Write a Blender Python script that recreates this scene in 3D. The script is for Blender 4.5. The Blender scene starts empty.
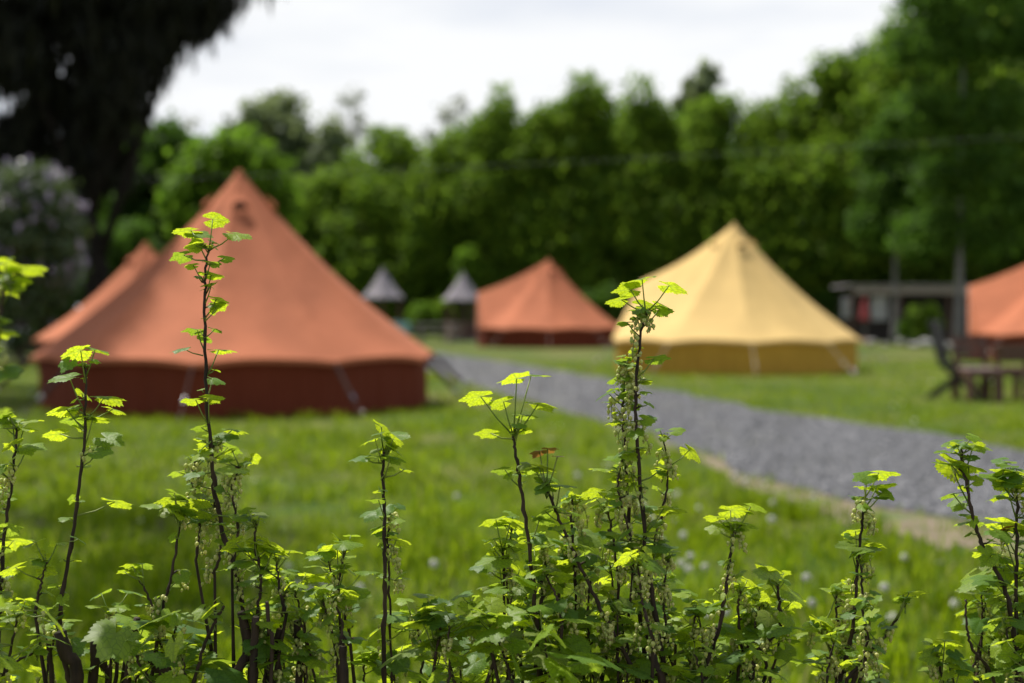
import bpy, math, random
import numpy as np
from mathutils import Vector, Matrix
rnd = random.Random(7)
rng = np.random.default_rng(11)
R = math.radians
sc = bpy.context.scene
C = sc.collection
F = 1422.2
CAM = Vector((0, 0, 1.18))
PITCH = math.atan(29.5 / F)

# ---------------------------------------------------------------- camera maths (photo pixel -> place in the world)
def ray(px, py):
    x, z = (px - 512) / F, (341.5 - py) / F
    c, s = math.cos(PITCH), math.sin(PITCH)
    return Vector((x, c + z * s, -s + z * c))
def at(px, py, Y):
    d = ray(px, py)
    return CAM + d * (Y / d.y)
def ground(px, py):
    d = ray(px, py)
    return CAM + d * (-CAM.z / d.z)

# ---------------------------------------------------------------- materials
def new_mat(name):
    m = bpy.data.materials.new(name); m.use_nodes = True
    nt = m.node_tree
    for n in list(nt.nodes): nt.nodes.remove(n)
    out = nt.nodes.new('ShaderNodeOutputMaterial')
    return m, nt, out
def N(nt, t, **kw):
    n = nt.nodes.new(t)
    for k, v in kw.items():
        if hasattr(n, k): setattr(n, k, v)
        else: n.inputs[k.replace('_', ' ')].default_value = v
    return n
def L(nt, a, b): nt.links.new(a, b)
def ramp(nt, fac, stops):
    r = nt.nodes.new('ShaderNodeValToRGB')
    el = r.color_ramp.elements
    while len(el) < len(stops): el.new(0.5)
    for e, (p, c) in zip(el, stops):
        e.position = p; e.color = (*c, 1)
    if fac: L(nt, fac, r.inputs[0])
    return r.outputs[0]
def coords(nt, kind='Object'):
    return nt.nodes.new('ShaderNodeTexCoord').outputs[kind]
def noise(nt, vec, scale, detail=4, rough=.55):
    n = N(nt, 'ShaderNodeTexNoise'); n.inputs['Scale'].default_value = scale
    n.inputs['Detail'].default_value = detail; n.inputs['Roughness'].default_value = rough
    L(nt, vec, n.inputs['Vector']); return n.outputs['Fac']
def mixc(nt, fac, a, b, mode='MIX'):
    m = nt.nodes.new('ShaderNodeMix'); m.data_type = 'RGBA'; m.blend_type = mode
    for s, v in ((m.inputs[0], fac), (m.inputs[6], a), (m.inputs[7], b)):
        if hasattr(v, 'is_output'): L(nt, v, s)
        elif isinstance(v, (int, float)): s.default_value = v
        else: s.default_value = (*v, 1)
    return m.outputs[2]
def bump(nt, h, strength=.3, dist=.01):
    b = nt.nodes.new('ShaderNodeBump'); b.inputs['Strength'].default_value = strength
    b.inputs['Distance'].default_value = dist; L(nt, h, b.inputs['Height']); return b.outputs[0]

def mat_plain(name, c1, c2, scale=6, rough=.7, bs=.3, bd=.01, spec=.3, stretch=None, nscale=None):
    m, nt, out = new_mat(name)
    v = coords(nt)
    if stretch:
        mp = nt.nodes.new('ShaderNodeMapping'); mp.inputs['Scale'].default_value = stretch
        L(nt, v, mp.inputs[0]); v = mp.outputs[0]
    f = noise(nt, v, scale, 6)
    col = ramp(nt, f, [(.3, c1), (.7, c2)])
    p = N(nt, 'ShaderNodeBsdfPrincipled'); L(nt, col, p.inputs['Base Color'])
    p.inputs['Roughness'].default_value = rough; p.inputs['Specular IOR Level'].default_value = spec
    L(nt, bump(nt, noise(nt, v, nscale or scale * 4, 6), bs, bd), p.inputs['Normal'])
    L(nt, p.outputs[0], out.inputs[0]); return m

def mat_leaf(name, stops, trans, tfac, rough=.45, spec=.4, veins=False, big=None):
    """leaf: reflecting principled mixed with a translucent lobe; colour varies leaf to leaf"""
    m, nt, out = new_mat(name)
    g = nt.nodes.new('ShaderNodeNewGeometry')
    r = g.outputs['Random Per Island']
    col = ramp(nt, r, stops)
    if big:
        nz = noise(nt, coords(nt), big, 2)
        hs = nt.nodes.new('ShaderNodeHueSaturation')
        mr = nt.nodes.new('ShaderNodeMapRange'); L(nt, nz, mr.inputs[0])
        mr.inputs[1].default_value = .3; mr.inputs[2].default_value = .7
        mr.inputs[3].default_value = .65; mr.inputs[4].default_value = 1.35
        L(nt, mr.outputs[0], hs.inputs['Value']); L(nt, col, hs.inputs['Color']); col = hs.outputs[0]
    p = N(nt, 'ShaderNodeBsdfPrincipled'); L(nt, col, p.inputs['Base Color'])
    p.inputs['Roughness'].default_value = rough; p.inputs['Specular IOR Level'].default_value = spec
    t = N(nt, 'ShaderNodeBsdfTranslucent')
    tcol = mixc(nt, .35, ramp(nt, r, [(0, tuple(c * .75 for c in trans)), (1, tuple(min(1, c * 1.15) for c in trans))]), col)
    if veins:
        uv = coords(nt, 'UV')
        w = nt.nodes.new('ShaderNodeTexVoronoi'); w.feature = 'DISTANCE_TO_EDGE'; w.inputs['Scale'].default_value = 9
        L(nt, uv, w.inputs['Vector'])
        vr = ramp(nt, w.outputs['Distance'], [(0, (.42, .46, .42)), (.10, (1, 1, 1))])
        tcol = mixc(nt, 1.0, tcol, vr, 'MULTIPLY')
        at_ = nt.nodes.new('ShaderNodeAttribute'); at_.attribute_name = 'vein'
        tcol = mixc(nt, at_.outputs['Fac'], tcol, (.30, .38, .05))
        L(nt, bump(nt, w.outputs['Distance'], .25, .002), p.inputs['Normal'])
    L(nt, tcol, t.inputs[0])
    mx = nt.nodes.new('ShaderNodeMixShader'); mx.inputs[0].default_value = tfac
    L(nt, p.outputs[0], mx.inputs[1]); L(nt, t.outputs[0], mx.inputs[2]); L(nt, mx.outputs[0], out.inputs[0])
    return m

def mat_canvas(name, col, dark, tfac=.18, fade=.12):
    m, nt, out = new_mat(name)
    v = coords(nt)
    f = noise(nt, v, 1.3, 5)
    f2 = noise(nt, v, 9, 4)
    c = ramp(nt, f, [(.25, tuple(x * (1 - fade) for x in col)), (.75, tuple(min(1, x * (1 + fade * .6)) for x in col))])
    c = mixc(nt, ramp(nt, f2, [(.55, (0, 0, 0)), (.85, (.35, .35, .35))]), c, dark)
    p = N(nt, 'ShaderNodeBsdfPrincipled'); L(nt, c, p.inputs['Base Color'])
    p.inputs['Roughness'].default_value = .85; p.inputs['Specular IOR Level'].default_value = .2
    p.inputs['Sheen Weight'].default_value = .0
    L(nt, bump(nt, noise(nt, v, 3.2, 3), .35, .05), p.inputs['Normal'])
    t = N(nt, 'ShaderNodeBsdfTranslucent'); L(nt, c, t.inputs[0])
    mx = nt.nodes.new('ShaderNodeMixShader'); mx.inputs[0].default_value = tfac
    L(nt, p.outputs[0], mx.inputs[1]); L(nt, t.outputs[0], mx.inputs[2]); L(nt, mx.outputs[0], out.inputs[0])
    return m

M = {}
M['young'] = mat_leaf('young_currant_leaf', [(0, (.12, .23, .014)), (.5, (.19, .31, .020)), (1, (.27, .37, .03))], (.72, .84, .02), .60, .5, .4, True)
M["mature"] = mat_leaf("mature_currant_leaf", [(0, (.055, .13, .018)), (.5, (.095, .19, .028)), (.85, (.12, .22, .030)), (1, (.17, .20, .04))], (.50, .68, .03), .52, .5, .35, True)
M['wilted'] = mat_leaf('reddened_leaf', [(0, (.20, .09, .03)), (1, (.30, .20, .04))], (.6, .3, .05), .3, .5, .5)
M['petiole'] = mat_leaf('petiole_green', [(0, (.13, .20, .03)), (1, (.22, .26, .05))], (.4, .5, .1), .2)
M['bark'] = mat_plain('currant_bark', (.016, .010, .007), (.065, .040, .028), 60, .75, .6, .002, .25, (1, 1, .25))
M['cut'] = mat_plain('cut_wood', (.16, .12, .08), (.30, .24, .16), 80, .8)
M['berry'] = mat_leaf('green_berry', [(0, (.46, .52, .14)), (.6, (.62, .62, .22)), (1, (.72, .62, .34))], (.85, .85, .3), .4, .3, .6)
M['floret'] = mat_leaf('dry_floret', [(0, (.50, .38, .20)), (1, (.60, .54, .28))], (.7, .6, .3), .3)
M['grass'] = mat_leaf('grass_blade', [(0, (.055, .125, .003)), (.6, (.115, .190, .004)), (.88, (.18, .235, .02)), (1, (.34, .29, .12))], (.36, .50, .006), .42, .6, .04, big=.45)
M['lime'] = mat_leaf('lime_leaf', [(0, (.042, .092, .010)), (.6, (.095, .160, .014)), (1, (.18, .24, .020))], (.27, .46, .035), .48,   .65, .10, big=.5)
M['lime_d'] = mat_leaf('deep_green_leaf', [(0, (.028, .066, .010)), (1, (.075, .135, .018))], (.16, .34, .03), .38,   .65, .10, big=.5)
M['fresh'] = mat_leaf('fresh_leaf', [(0, (.055, .12, .012)), (1, (.15, .24, .020))], (.24, .46, .03), .46,   .65, .10, big=.6)
M['far'] = mat_leaf('hazy_far_leaf', [(0, (.075, .10, .055)), (1, (.14, .18, .09))], (.30, .38, .12), .48, .6, .2, big=.2)  # greyed and paled to put distance haze into the leaf colour
M['bare'] = mat_leaf('pale_budding_leaf', [(0, (.20, .22, .17)), (1, (.34, .36, .28))], (.35, .4, .25), .3)
M['conifer'] = mat_leaf('conifer_spray', [(0, (.007, .008, .005)), (1, (.020, .022, .010))], (.03, .03, .01), .12, .6, .15)
M['lilac_leaf'] = mat_leaf('lilac_leaf', [(0, (.030, .060, .020)), (1, (.08, .12, .04))], (.16, .24, .04), .25)
M['lilac'] = mat_leaf('lilac_blossom', [(0, (.28, .24, .36)), (1, (.50, .44, .58))], (.4, .35, .5), .3)
M['white'] = mat_leaf('sky_glint_white', [(0, (.5, .55, .6)), (1, (.75, .8, .85))], (.7, .7, .75), .3)  # white flecks stand for sky glints between the leaves
M['trunk'] = mat_plain('tree_bark', (.03, .026, .02), (.10, .085, .07), 9, .85, .8, .03, .2, (1, 1, .3))
M['conbark'] = mat_plain('dark_conifer_bark', (.008, .007, .006), (.022, .018, .014), 9, .9, .8, .03, .1, (1, 1, .3))
M['greytrunk'] = mat_plain('grey_bark', (.10, .10, .10), (.22, .21, .20), 9, .85, .8, .03, .2, (1, 1, .3))
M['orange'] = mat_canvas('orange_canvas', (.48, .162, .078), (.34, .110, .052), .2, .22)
M['orange_wall'] = mat_canvas('shaded_orange_canvas', (.15, .032, .014), (.10, .024, .011), .14)  # orange wall cloth, darkened to hold the shade under the eave
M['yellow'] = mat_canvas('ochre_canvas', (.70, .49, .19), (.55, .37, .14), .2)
M['yellow_wall'] = mat_canvas('shaded_ochre_canvas', (.50, .30, .045), (.30, .18, .035), .18)  # ochre wall cloth, its colour deepened for the eave shade
M['strap'] = mat_plain('dark_webbing', (.05, .03, .028), (.09, .05, .045), 30, .8)
M['rope'] = mat_plain('pale_rope', (.42, .38, .30), (.58, .53, .43), 60, .85)
M['rope_d'] = mat_plain('worn_rope', (.22, .19, .14), (.34, .30, .22), 60, .85)
M['metal'] = mat_plain('steel_peg', (.35, .35, .36), (.5, .5, .5), 20, .3, .1)
M['metal'].node_tree.nodes['Principled BSDF'].inputs['Metallic'].default_value = 1
M['gauze'] = mat_plain('vent_gauze', (.02, .012, .01), (.04, .02, .015), 40, .9)
M['poleM'] = mat_plain('tent_pole', (.3, .3, .3), (.4, .4, .4), 20, .5)
M['wood'] = mat_plain('dark_garden_wood', (.065, .030, .020), (.13, .066, .046), 14, .55, .4, .004, .35, (1, 6, 6))
M['woodlight'] = mat_plain('sunlit_seat_wood', (.26, .18, .16), (.38, .29, .26), 14, .6, .4, .004, .3, (1, 6, 6))  # weathered wood, lightened to carry sunlight on the seat top
M['black'] = mat_plain('black_wood', (.016, .013, .013), (.040, .032, .030), 14, .6, .4, .004, .3)
M['greywood'] = mat_plain('grey_planks', (.19, .18, .165), (.33, .31, .29), 7, .8, .4, .01, .2, (1, 8, 1))
M['shingle'] = mat_plain('grey_shingle', (.20, .18, .195), (.36, .33, .35), 5, .85, .7, .03, .2, (3, 3, 12))
M['panel'] = mat_plain('brown_panel', (.12, .075, .06), (.19, .13, .11), 5, .8)
M['fascia'] = mat_plain('pale_fascia', (.24, .20, .18), (.36, .31, .28), 4, .75)
M['curtain'] = mat_plain('pale_cloth', (.34, .34, .36), (.50, .50, .52), 3, .9)
M['red'] = mat_plain('dull_red_cloth', (.20, .03, .04), (.30, .06, .06), 5, .9)
M['turq'] = mat_plain('turquoise_cloth', (.20, .42, .42), (.32, .52, .52), 5, .8)
M['stone'] = mat_plain('pale_stone', (.20, .20, .20), (.42, .41, .38), 3, .9, .8, .03)
M['cable'] = mat_plain('cable_sheath', (.16, .17, .17), (.22, .23, .23), 10, .6)
M['fluff'] = mat_leaf('dandelion_fluff', [(0, (.78, .77, .72)), (1, (.9, .89, .85))], (.95, .94, .9), .5)
M['stem'] = mat_leaf('dandelion_stem', [(0, (.12, .2, .05)), (1, (.2, .26, .08))], (.3, .4, .1), .3)
M['yellowflower'] = mat_leaf('yellow_petal', [(0, (.6, .42, .02)), (1, (.8, .6, .02))], (.8, .6, .02), .3)

# lawn soil with thatch
m, nt, out = new_mat('lawn')
v = coords(nt)
a = noise(nt, v, .35, 3); b = noise(nt, v, 2.2, 5); c = noise(nt, v, 40, 6)
big = ramp(nt, a, [(.36, (.045, .095, .010)), (.50, (.08, .13, .014)), (.62, (.17, .165, .05))])
mid = mixc(nt, ramp(nt, b, [(.42, (0, 0, 0)), (.68, (.8, .8, .8))]), big, (.125, .135, .034))
col = mixc(nt, .8, mid, ramp(nt, c, [(.3, (.45, .45, .45)), (.75, (1.25, 1.25, 1.2))]), 'MULTIPLY')
p = N(nt, 'ShaderNodeBsdfPrincipled'); L(nt, col, p.inputs['Base Color']); p.inputs['Roughness'].default_value = .9
p.inputs['Specular IOR Level'].default_value = .15
L(nt, bump(nt, c, .9, .04), p.inputs['Normal']); L(nt, p.outputs[0], out.inputs[0]); M['lawn'] = m
# gravel
m, nt, out = new_mat('gravel_surface')
v = coords(nt)
vo = nt.nodes.new('ShaderNodeTexVoronoi'); vo.inputs['Scale'].default_value = 22; L(nt, v, vo.inputs['Vector'])
cr = ramp(nt, vo.outputs['Color'], [(.1, (.042, .043, .047)), (.5, (.088, .090, .098)), (.9, (.17, .17, .18))])
b = noise(nt, v, 1.1, 5)
col = mixc(nt, ramp(nt, b, [(.50, (0, 0, 0)), (.68, (.7, .7, .7))]), cr, (.10, .105, .06))
p = N(nt, 'ShaderNodeBsdfPrincipled'); L(nt, col, p.inputs['Base Color']); p.inputs['Roughness'].default_value = .8
L(nt, bump(nt, vo.outputs['Distance'], 1, .03), p.inputs['Normal']); L(nt, p.outputs[0], out.inputs[0]); M['gravel'] = m
m, nt, out = new_mat('dirt')
v = coords(nt)
col = ramp(nt, noise(nt, v, 3, 7), [(.40, (.09, .115, .03)), (.47, (.13, .10, .06)), (.56, (.20, .155, .105)), (.66, (.09, .12, .03))])
p = N(nt, 'ShaderNodeBsdfPrincipled'); L(nt, col, p.inputs['Base Color']); p.inputs['Roughness'].default_value = .95
L(nt, bump(nt, noise(nt, v, 30, 6), .8, .03), p.inputs['Normal']); L(nt, p.outputs[0], out.inputs[0]); M['dirt'] = m

# ---------------------------------------------------------------- object helpers
def tag(o, label=None, cat=None, group=None, kind=None):
    if label: o['label'] = label
    if cat: o['category'] = cat
    if group: o['group'] = group
    if kind: o['kind'] = kind
    return o
def thing(name, label, cat, loc, rz=0, group=None):
    o = bpy.data.objects.new(name, None); C.objects.link(o)
    o.empty_display_size = .2
    o.location = loc; o.rotation_euler = (0, 0, rz)
    return tag(o, label, cat, group)
def link(name, me, mats, parent=None, smooth=False):
    for m_ in (mats if isinstance(mats, (list, tuple)) else [mats]): me.materials.append(m_)
    o = bpy.data.objects.new(name, me); C.objects.link(o)
    if parent: o.parent = parent
    if smooth: me.polygons.foreach_set('use_smooth', np.ones(len(me.polygons), bool))
    return o
def np_mesh(name, V, Fc, mi=None, uv=None, vein=None):
    """V (n,3) float, Fc (m,k) int -> mesh"""
    me = bpy.data.meshes.new(name)
    V = np.asarray(V, np.float32); Fc = np.asarray(Fc, np.int32)
    n, k = Fc.shape
    me.vertices.add(len(V)); me.vertices.foreach_set('co', V.ravel())
    me.loops.add(n * k); me.loops.foreach_set('vertex_index', Fc.ravel())
    me.polygons.add(n); me.polygons.foreach_set('loop_start', np.arange(0, n * k, k, dtype=np.int32))
    me.polygons.foreach_set('loop_total', np.full(n, k, np.int32))
    if mi is not None: me.polygons.foreach_set('material_index', np.asarray(mi, np.int32))
    if uv is not None:
        l = me.uv_layers.new(name='UVMap'); l.data.foreach_set('uv', np.asarray(uv, np.float32)[Fc.ravel()].ravel())
    if vein is not None:
        at_ = me.attributes.new('vein', 'FLOAT', 'POINT'); at_.data.foreach_set('value', np.asarray(vein, np.float32))
    me.update(calc_edges=True); me.validate()
    return me

class MB:
    def __init__(s): s.v = []; s.f = []; s.m = []
    def add(s, vs, fs, mi=0):
        b = len(s.v); s.v += [tuple(v) for v in vs]; s.f += [tuple(i + b for i in f) for f in fs]; s.m += [mi] * len(fs); return s
    def box(s, c, size, rot=None, mi=0, bev=0.0):
        hx, hy, hz = (x / 2 for x in size)
        if bev <= 0: bev = min(hx, hy, hz) * .18
        pts = []
        for z, q in ((-hz, bev), (-hz + bev, 0), (hz - bev, 0), (hz, bev)):
            ax, ay = hx - q, hy - q
            b = min(bev, ax * .5, ay * .5)
            pts += [(-ax + b, -ay, z), (ax - b, -ay, z), (ax, -ay + b, z), (ax, ay - b, z), (ax - b, ay, z), (-ax + b, ay, z), (-ax, ay - b, z), (-ax, -ay + b, z)]
        R_ = rot if rot is not None else Matrix.Identity(3)
        c = Vector(c); vs = [R_ @ Vector(p_) + c for p_ in pts]
        fs = [tuple(range(7, -1, -1)), tuple(range(24, 32))]
        for k in range(3):
            for i in range(8):
                j = (i + 1) % 8; fs.append((k * 8 + i, k * 8 + j, k * 8 + 8 + j, k * 8 + 8 + i))
        return s.add(vs, fs, mi)
    def bar(s, a, b, w, t, up=(0, 0, 1), mi=0):
        a, b = Vector(a), Vector(b); d = (b - a); ln = d.length; z = d.normalized()
        u = Vector(up)
        if abs(u.dot(z)) > .98: u = Vector((0, 1, 0))
        x = u.cross(z).normalized(); y = z.cross(x)
        Rm = Matrix((x, y, z)).transposed()
        return s.box((a + b) / 2, (w, t, ln), Rm, mi)
    def tube(s, pts, rad, n=8, mi=0, cap=True, wob=0):
        pts = [Vector(p_) for p_ in pts]; k = len(pts)
        if not isinstance(rad, (list, tuple)): rad = [rad] * k
        ref = Vector((.31, .95, .07)); vs = []; fs = []
        for i, p_ in enumerate(pts):
            d = (pts[min(i + 1, k - 1)] - pts[max(i - 1, 0)]).normalized()
            if abs(d.dot(ref)) > .95: ref = Vector((1, 0, .1))
            x = d.cross(ref).normalized(); y = d.cross(x)
            for j in range(n):
                a = 2 * math.pi * j / n; r_ = rad[i] * (1 + (rnd.uniform(-wob, wob) if wob else 0))
                vs.append(p_ + x * math.cos(a) * r_ + y * math.sin(a) * r_)
        for i in range(k - 1):
            for j in range(n):
                jj = (j + 1) % n; fs.append((i * n + j, i * n + jj, (i + 1) * n + jj, (i + 1) * n + j))
        if cap: fs += [tuple(range(n - 1, -1, -1)), tuple(range((k - 1) * n, k * n))]
        return s.add(vs, fs, mi)
    def build(s, name, mats, parent=None, smooth=False):
        me = bpy.data.meshes.new(name); me.from_pydata(s.v, [], s.f); me.update()
        me.polygons.foreach_set('material_index', np.array(s.m, np.int32))
        return link(name, me, mats, parent, smooth)

def copy_tree(o, parent=None):
    c = o.copy(); C.objects.link(c)
    if parent: c.parent = parent
    for ch in list(o.children): copy_tree(ch, c)
    return c
def smoothpath(pts, n):
    """Catmull-Rom through pts"""
    pts = [Vector(p_) for p_ in pts]
    if len(pts) == 2: return [pts[0].lerp(pts[1], i / (n - 1)) for i in range(n)]
    P = [pts[0] * 2 - pts[1]] + pts + [pts[-1] * 2 - pts[-2]]
    out_ = []
    segs = len(pts) - 1
    for i in range(n):
        t = i / (n - 1) * segs; k = min(int(t), segs - 1); u = t - k
        a, b, c, d = P[k:k + 4]
        out_.append(.5 * ((2 * b) + (c - a) * u + (2 * a - 5 * b + 4 * c - d) * u * u + (3 * b - a - 3 * c + d) * u ** 3))
    return out_

# ---------------------------------------------------------------- lawn, gravel track, dirt edge
NEAR = [(250, 352), (380, 362), (430, 372), (546, 407), (662, 439), (749, 474), (836, 500), (940, 517), (1024, 534), (1150, 570), (1400, 660)]
FARE = [(250, 341), (380, 346), (430, 352), (546, 369), (662, 390), (778, 413), (850, 423), (923, 434), (1024, 452), (1150, 478), (1400, 530)]
nearW = smoothpath([ground(*p_) for p_ in NEAR], 160)
farW = smoothpath([ground(*p_) for p_ in FARE], 160)
def wob(p_, k, amp): return Vector((p_.x + amp * math.sin(p_.y * 3.1 + p_.x * 2.3 + k), p_.y + amp * math.sin(p_.x * 2.9 + k * 2) + amp * .6 * math.sin(p_.x * 7.7 + k), 0))
nearW = [wob(p_, 0, .06) for p_ in nearW]; farW = [wob(p_, 1, .07) for p_ in farW]

gs = 60
xs = np.concatenate([[-600, -200], np.linspace(-60, 60, gs), [200, 600]])
ys = np.concatenate([[-300, -60], np.linspace(-20, 100, gs), [250, 900]])
V = []; Fq = []
for j, y in enumerate(ys):
    for i, x in enumerate(xs): V.append((x, y, 0))
W = len(xs)
for j in range(len(ys) - 1):
    for i in range(W - 1): Fq.append((j * W + i, j * W + i + 1, (j + 1) * W + i + 1, (j + 1) * W + i))
tag(link('ground', np_mesh('ground', V, Fq), M['lawn']), kind='structure')
def strip(name, A, B, z, mat, n=6):
    V = []; Fq = []
    for a, b in zip(A, B):
        for k in range(n + 1):
            p_ = a.lerp(b, k / n); V.append((p_.x, p_.y, z))
    for i in range(len(A) - 1):
        for k in range(n):
            q = i * (n + 1) + k; Fq.append((q, q + 1, q + n + 2, q + n + 1))
    return tag(link(name, np_mesh(name, V, Fq), mat), kind='structure')
# bare dirt verge in front of the track, wide on the right and fading out to the left
verge = []
for i, p_ in enumerate(nearW):
    t = i / 159
    w = .05 + 1.1 * max(0, math.sin(max(0, min(1, (t - .35) / .65)) * math.pi)) ** .7 + .12 * math.sin(i * .9) + .1 * math.sin(i * .37)
    verge.append(p_ + Vector((-.15, -1, 0)) * max(.05, w))
strip('dirt_verge', verge, [a.lerp(b, .15) for a, b in zip(nearW, farW)], .004, M['dirt'], 3)
strip('gravel_track', nearW, farW, .008, M['gravel'])

nx = np.array([[p_.x, p_.y] for p_ in nearW]); fx = np.array([[p_.x, p_.y] for p_ in farW]); vx = np.array([[p_.x, p_.y] for p_ in verge])
def inpoly(x, y, poly):
    ins = np.zeros(len(x), bool); n = len(poly); j = n - 1
    for i in range(n):
        xi, yi = poly[i]; xj, yj = poly[j]
        ins ^= ((yi > y) != (yj > y)) & (x < (xj - xi) * (y - yi) / (yj - yi + 1e-12) + xi); j = i
    return ins
track_poly = np.vstack([nx, fx[::-1]]); verge_poly = np.vstack([nx, vx[::-1]])

# ---------------------------------------------------------------- grass blades (stuff)
def blades(n, ymin, ymax, hmin, hmax, wid):
    u = rng.random(n); y = ymin * (ymax / ymin) ** u
    x = (rng.random(n) * 2 - 1) * (.42 * y + 1.5)
    cl = np.sin(x * 2.1 + 1.3 * np.sin(y * 1.7)) * np.sin(y * 2.6 + x) * .5 + .5
    keep = ~inpoly(x, y, track_poly) & (~inpoly(x, y, verge_poly) | (rng.random(n) < .10 + .5 * (np.sin(x * 3.3 + y * 1.1) * np.sin(y * 2.7 - x) > .15))) & (rng.random(n) < .35 + .65 * cl) & (rng.random(n) < .55 + .8 * np.abs(np.sin(x * .55 + y * .21 + 1.1 * np.sin(y * .5))))
    for tx, ty in TENTS: keep &= (x - tx) ** 2 + (y - ty) ** 2 > 2.35 ** 2
    x, y, cl = x[keep], y[keep], cl[keep]; n = len(x)
    h = (hmin + (hmax - hmin) * rng.random(n)) * (.65 + .6 * cl) ; az = rng.random(n) * 6.283; ln = rng.random(n) * .7 + .1
    w = wid * (.6 + .8 * rng.random(n)) * (1 + y / 14)
    dx, dy = np.cos(az), np.sin(az); fx_, fy_ = -dy, dx
    P = np.zeros((n, 5, 3))
    P[:, 0] = np.stack([x - fx_ * w, y - fy_ * w, 0 * x], 1); P[:, 1] = np.stack([x + fx_ * w, y + fy_ * w, 0 * x], 1)
    mx, my = x + dx * h * ln * .35, y + dy * h * ln * .35
    P[:, 2] = np.stack([mx + fx_ * w * .8, my + fy_ * w * .8, h * .6], 1); P[:, 3] = np.stack([mx - fx_ * w * .8, my - fy_ * w * .8, h * .6], 1)
    P[:, 4] = np.stack([x + dx * h * ln, y + dy * h * ln, h * (1 - .25 * ln)], 1)
    base = np.arange(n)[:, None] * 5
    T = np.concatenate([base + [0, 1, 2], base + [0, 2, 3], base + [3, 2, 4]], 0)
    return P.reshape(-1, 3), T
TENTS = []
T1 = at(240, 312, 18.1); T2 = at(146, 312, 29.0); T3 = at(549, 312, 48.7); T4 = at(734, 312, 28.7); T5 = at(1072, 312, 35.5)
for t in (T1, T2, T3, T4, T5): TENTS.append((t.x, t.y))
V, T = blades(230000, 2.2, 34, .035, .085, .0028)
tag(link('grass', np_mesh('grass', V, T), M['grass']), kind='stuff', label='short green lawn grass between the hedge and the tents', cat='grass')
# taller seedier tufts in drifts
def tufts(n):
    cx = rng.uniform(-1, 1, n); cy = 3.2 * (16 / 3.2) ** rng.random(n); cx = cx * .42 * cy
    ok = ~inpoly(cx, cy, track_poly) & ~inpoly(cx, cy, verge_poly); cx, cy = cx[ok], cy[ok]
    X = []; 
    for a, b in zip(cx, cy):
        k = rnd.randint(14, 34); X.append(np.stack([a + rng.normal(0, .05, k), b + rng.normal(0, .05, k)], 1))
    X = np.vstack(X); n = len(X); x, y = X[:, 0], X[:, 1]
    h = rng.uniform(.07, .17, n); az = rng.random(n) * 6.283; ln = rng.uniform(.2, .9, n); w = rng.uniform(.0025, .005, n)
    dx, dy = np.cos(az), np.sin(az)
    P = np.zeros((n, 5, 3)); fx_, fy_ = -dy, dx
    P[:, 0] = np.stack([x - fx_ * w, y - fy_ * w, 0 * x], 1); P[:, 1] = np.stack([x + fx_ * w, y + fy_ * w, 0 * x], 1)
    mx, my = x + dx * h * ln * .35, y + dy * h * ln * .35
    P[:, 2] = np.stack([mx + fx_ * w, my + fy_ * w, h * .6], 1); P[:, 3] = np.stack([mx - fx_ * w, my - fy_ * w, h * .6], 1)
    P[:, 4] = np.stack([x + dx * h * ln, y + dy * h * ln, h * (1 - .3 * ln)], 1)
    base = np.arange(n)[:, None] * 5
    return P.reshape(-1, 3), np.concatenate([base + [0, 1, 2], base + [0, 2, 3], base + [3, 2, 4]], 0)
V, T = tufts(900)
tag(link('tall_grass', np_mesh('tall_grass', V, T), M['grass']), kind='stuff', label='looser taller tufts of grass in the lawn', cat='grass')

# loose stones on the track (stuff)
ico = np.array([(0, 0, -1), (.72, -.53, -.45), (-.28, -.85, -.45), (-.89, 0, -.45), (-.28, .85, -.45), (.72, .53, -.45), (.28, -.85, .45), (-.72, -.53, .45), (-.72, .53, .45), (.28, .85, .45), (.89, 0, .45), (0, 0, 1)])
icof = np.array([(0, 1, 2), (1, 0, 5), (0, 2, 3), (0, 3, 4), (0, 4, 5), (1, 5, 10), (2, 1, 6), (3, 2, 7), (4, 3, 8), (5, 4, 9), (1, 10, 6), (2, 6, 7), (3, 7, 8), (4, 8, 9), (5, 9, 10), (6, 10, 11), (7, 6, 11), (8, 7, 11), (9, 8, 11), (10, 9, 11)])
def scatter_ico(P, S, squash=(1, 1, 1)):
    n = len(P); jit = 1 + rng.uniform(-.25, .25, (n, 12, 1))
    V = ico[None] * jit * S[:, None, None] * np.array(squash) + P[:, None]
    Fc = icof[None] + np.arange(n)[:, None, None] * 12
    return V.reshape(-1, 3), Fc.reshape(-1, 3)
ii = rng.integers(20, 159, 30000); tt = rng.random(30000); jj = rng.random(30000)
a = nx[ii] * (1 - jj[:, None]) + nx[np.minimum(ii + 1, 159)] * jj[:, None]; b = fx[ii] * (1 - jj[:, None]) + fx[np.minimum(ii + 1, 159)] * jj[:, None]
pp = a * (1 - tt[:, None]) + b * tt[:, None]
pp = np.concatenate([pp, np.full((len(pp), 1), .010)], 1)
V, T = scatter_ico(pp, rng.uniform(.008, .026, len(pp)), (1, 1, .6))
M['chip'] = mat_leaf('stone_chip', [(0, (.038, .039, .043)), (.8, (.105, .107, .115)), (1, (.24, .24, .25))], (.2, .2, .2), .0)
tag(link('gravel', np_mesh('gravel', V, T), M['chip']), kind='stuff', label='grey stone chippings scattered on the track', cat='gravel')

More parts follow.
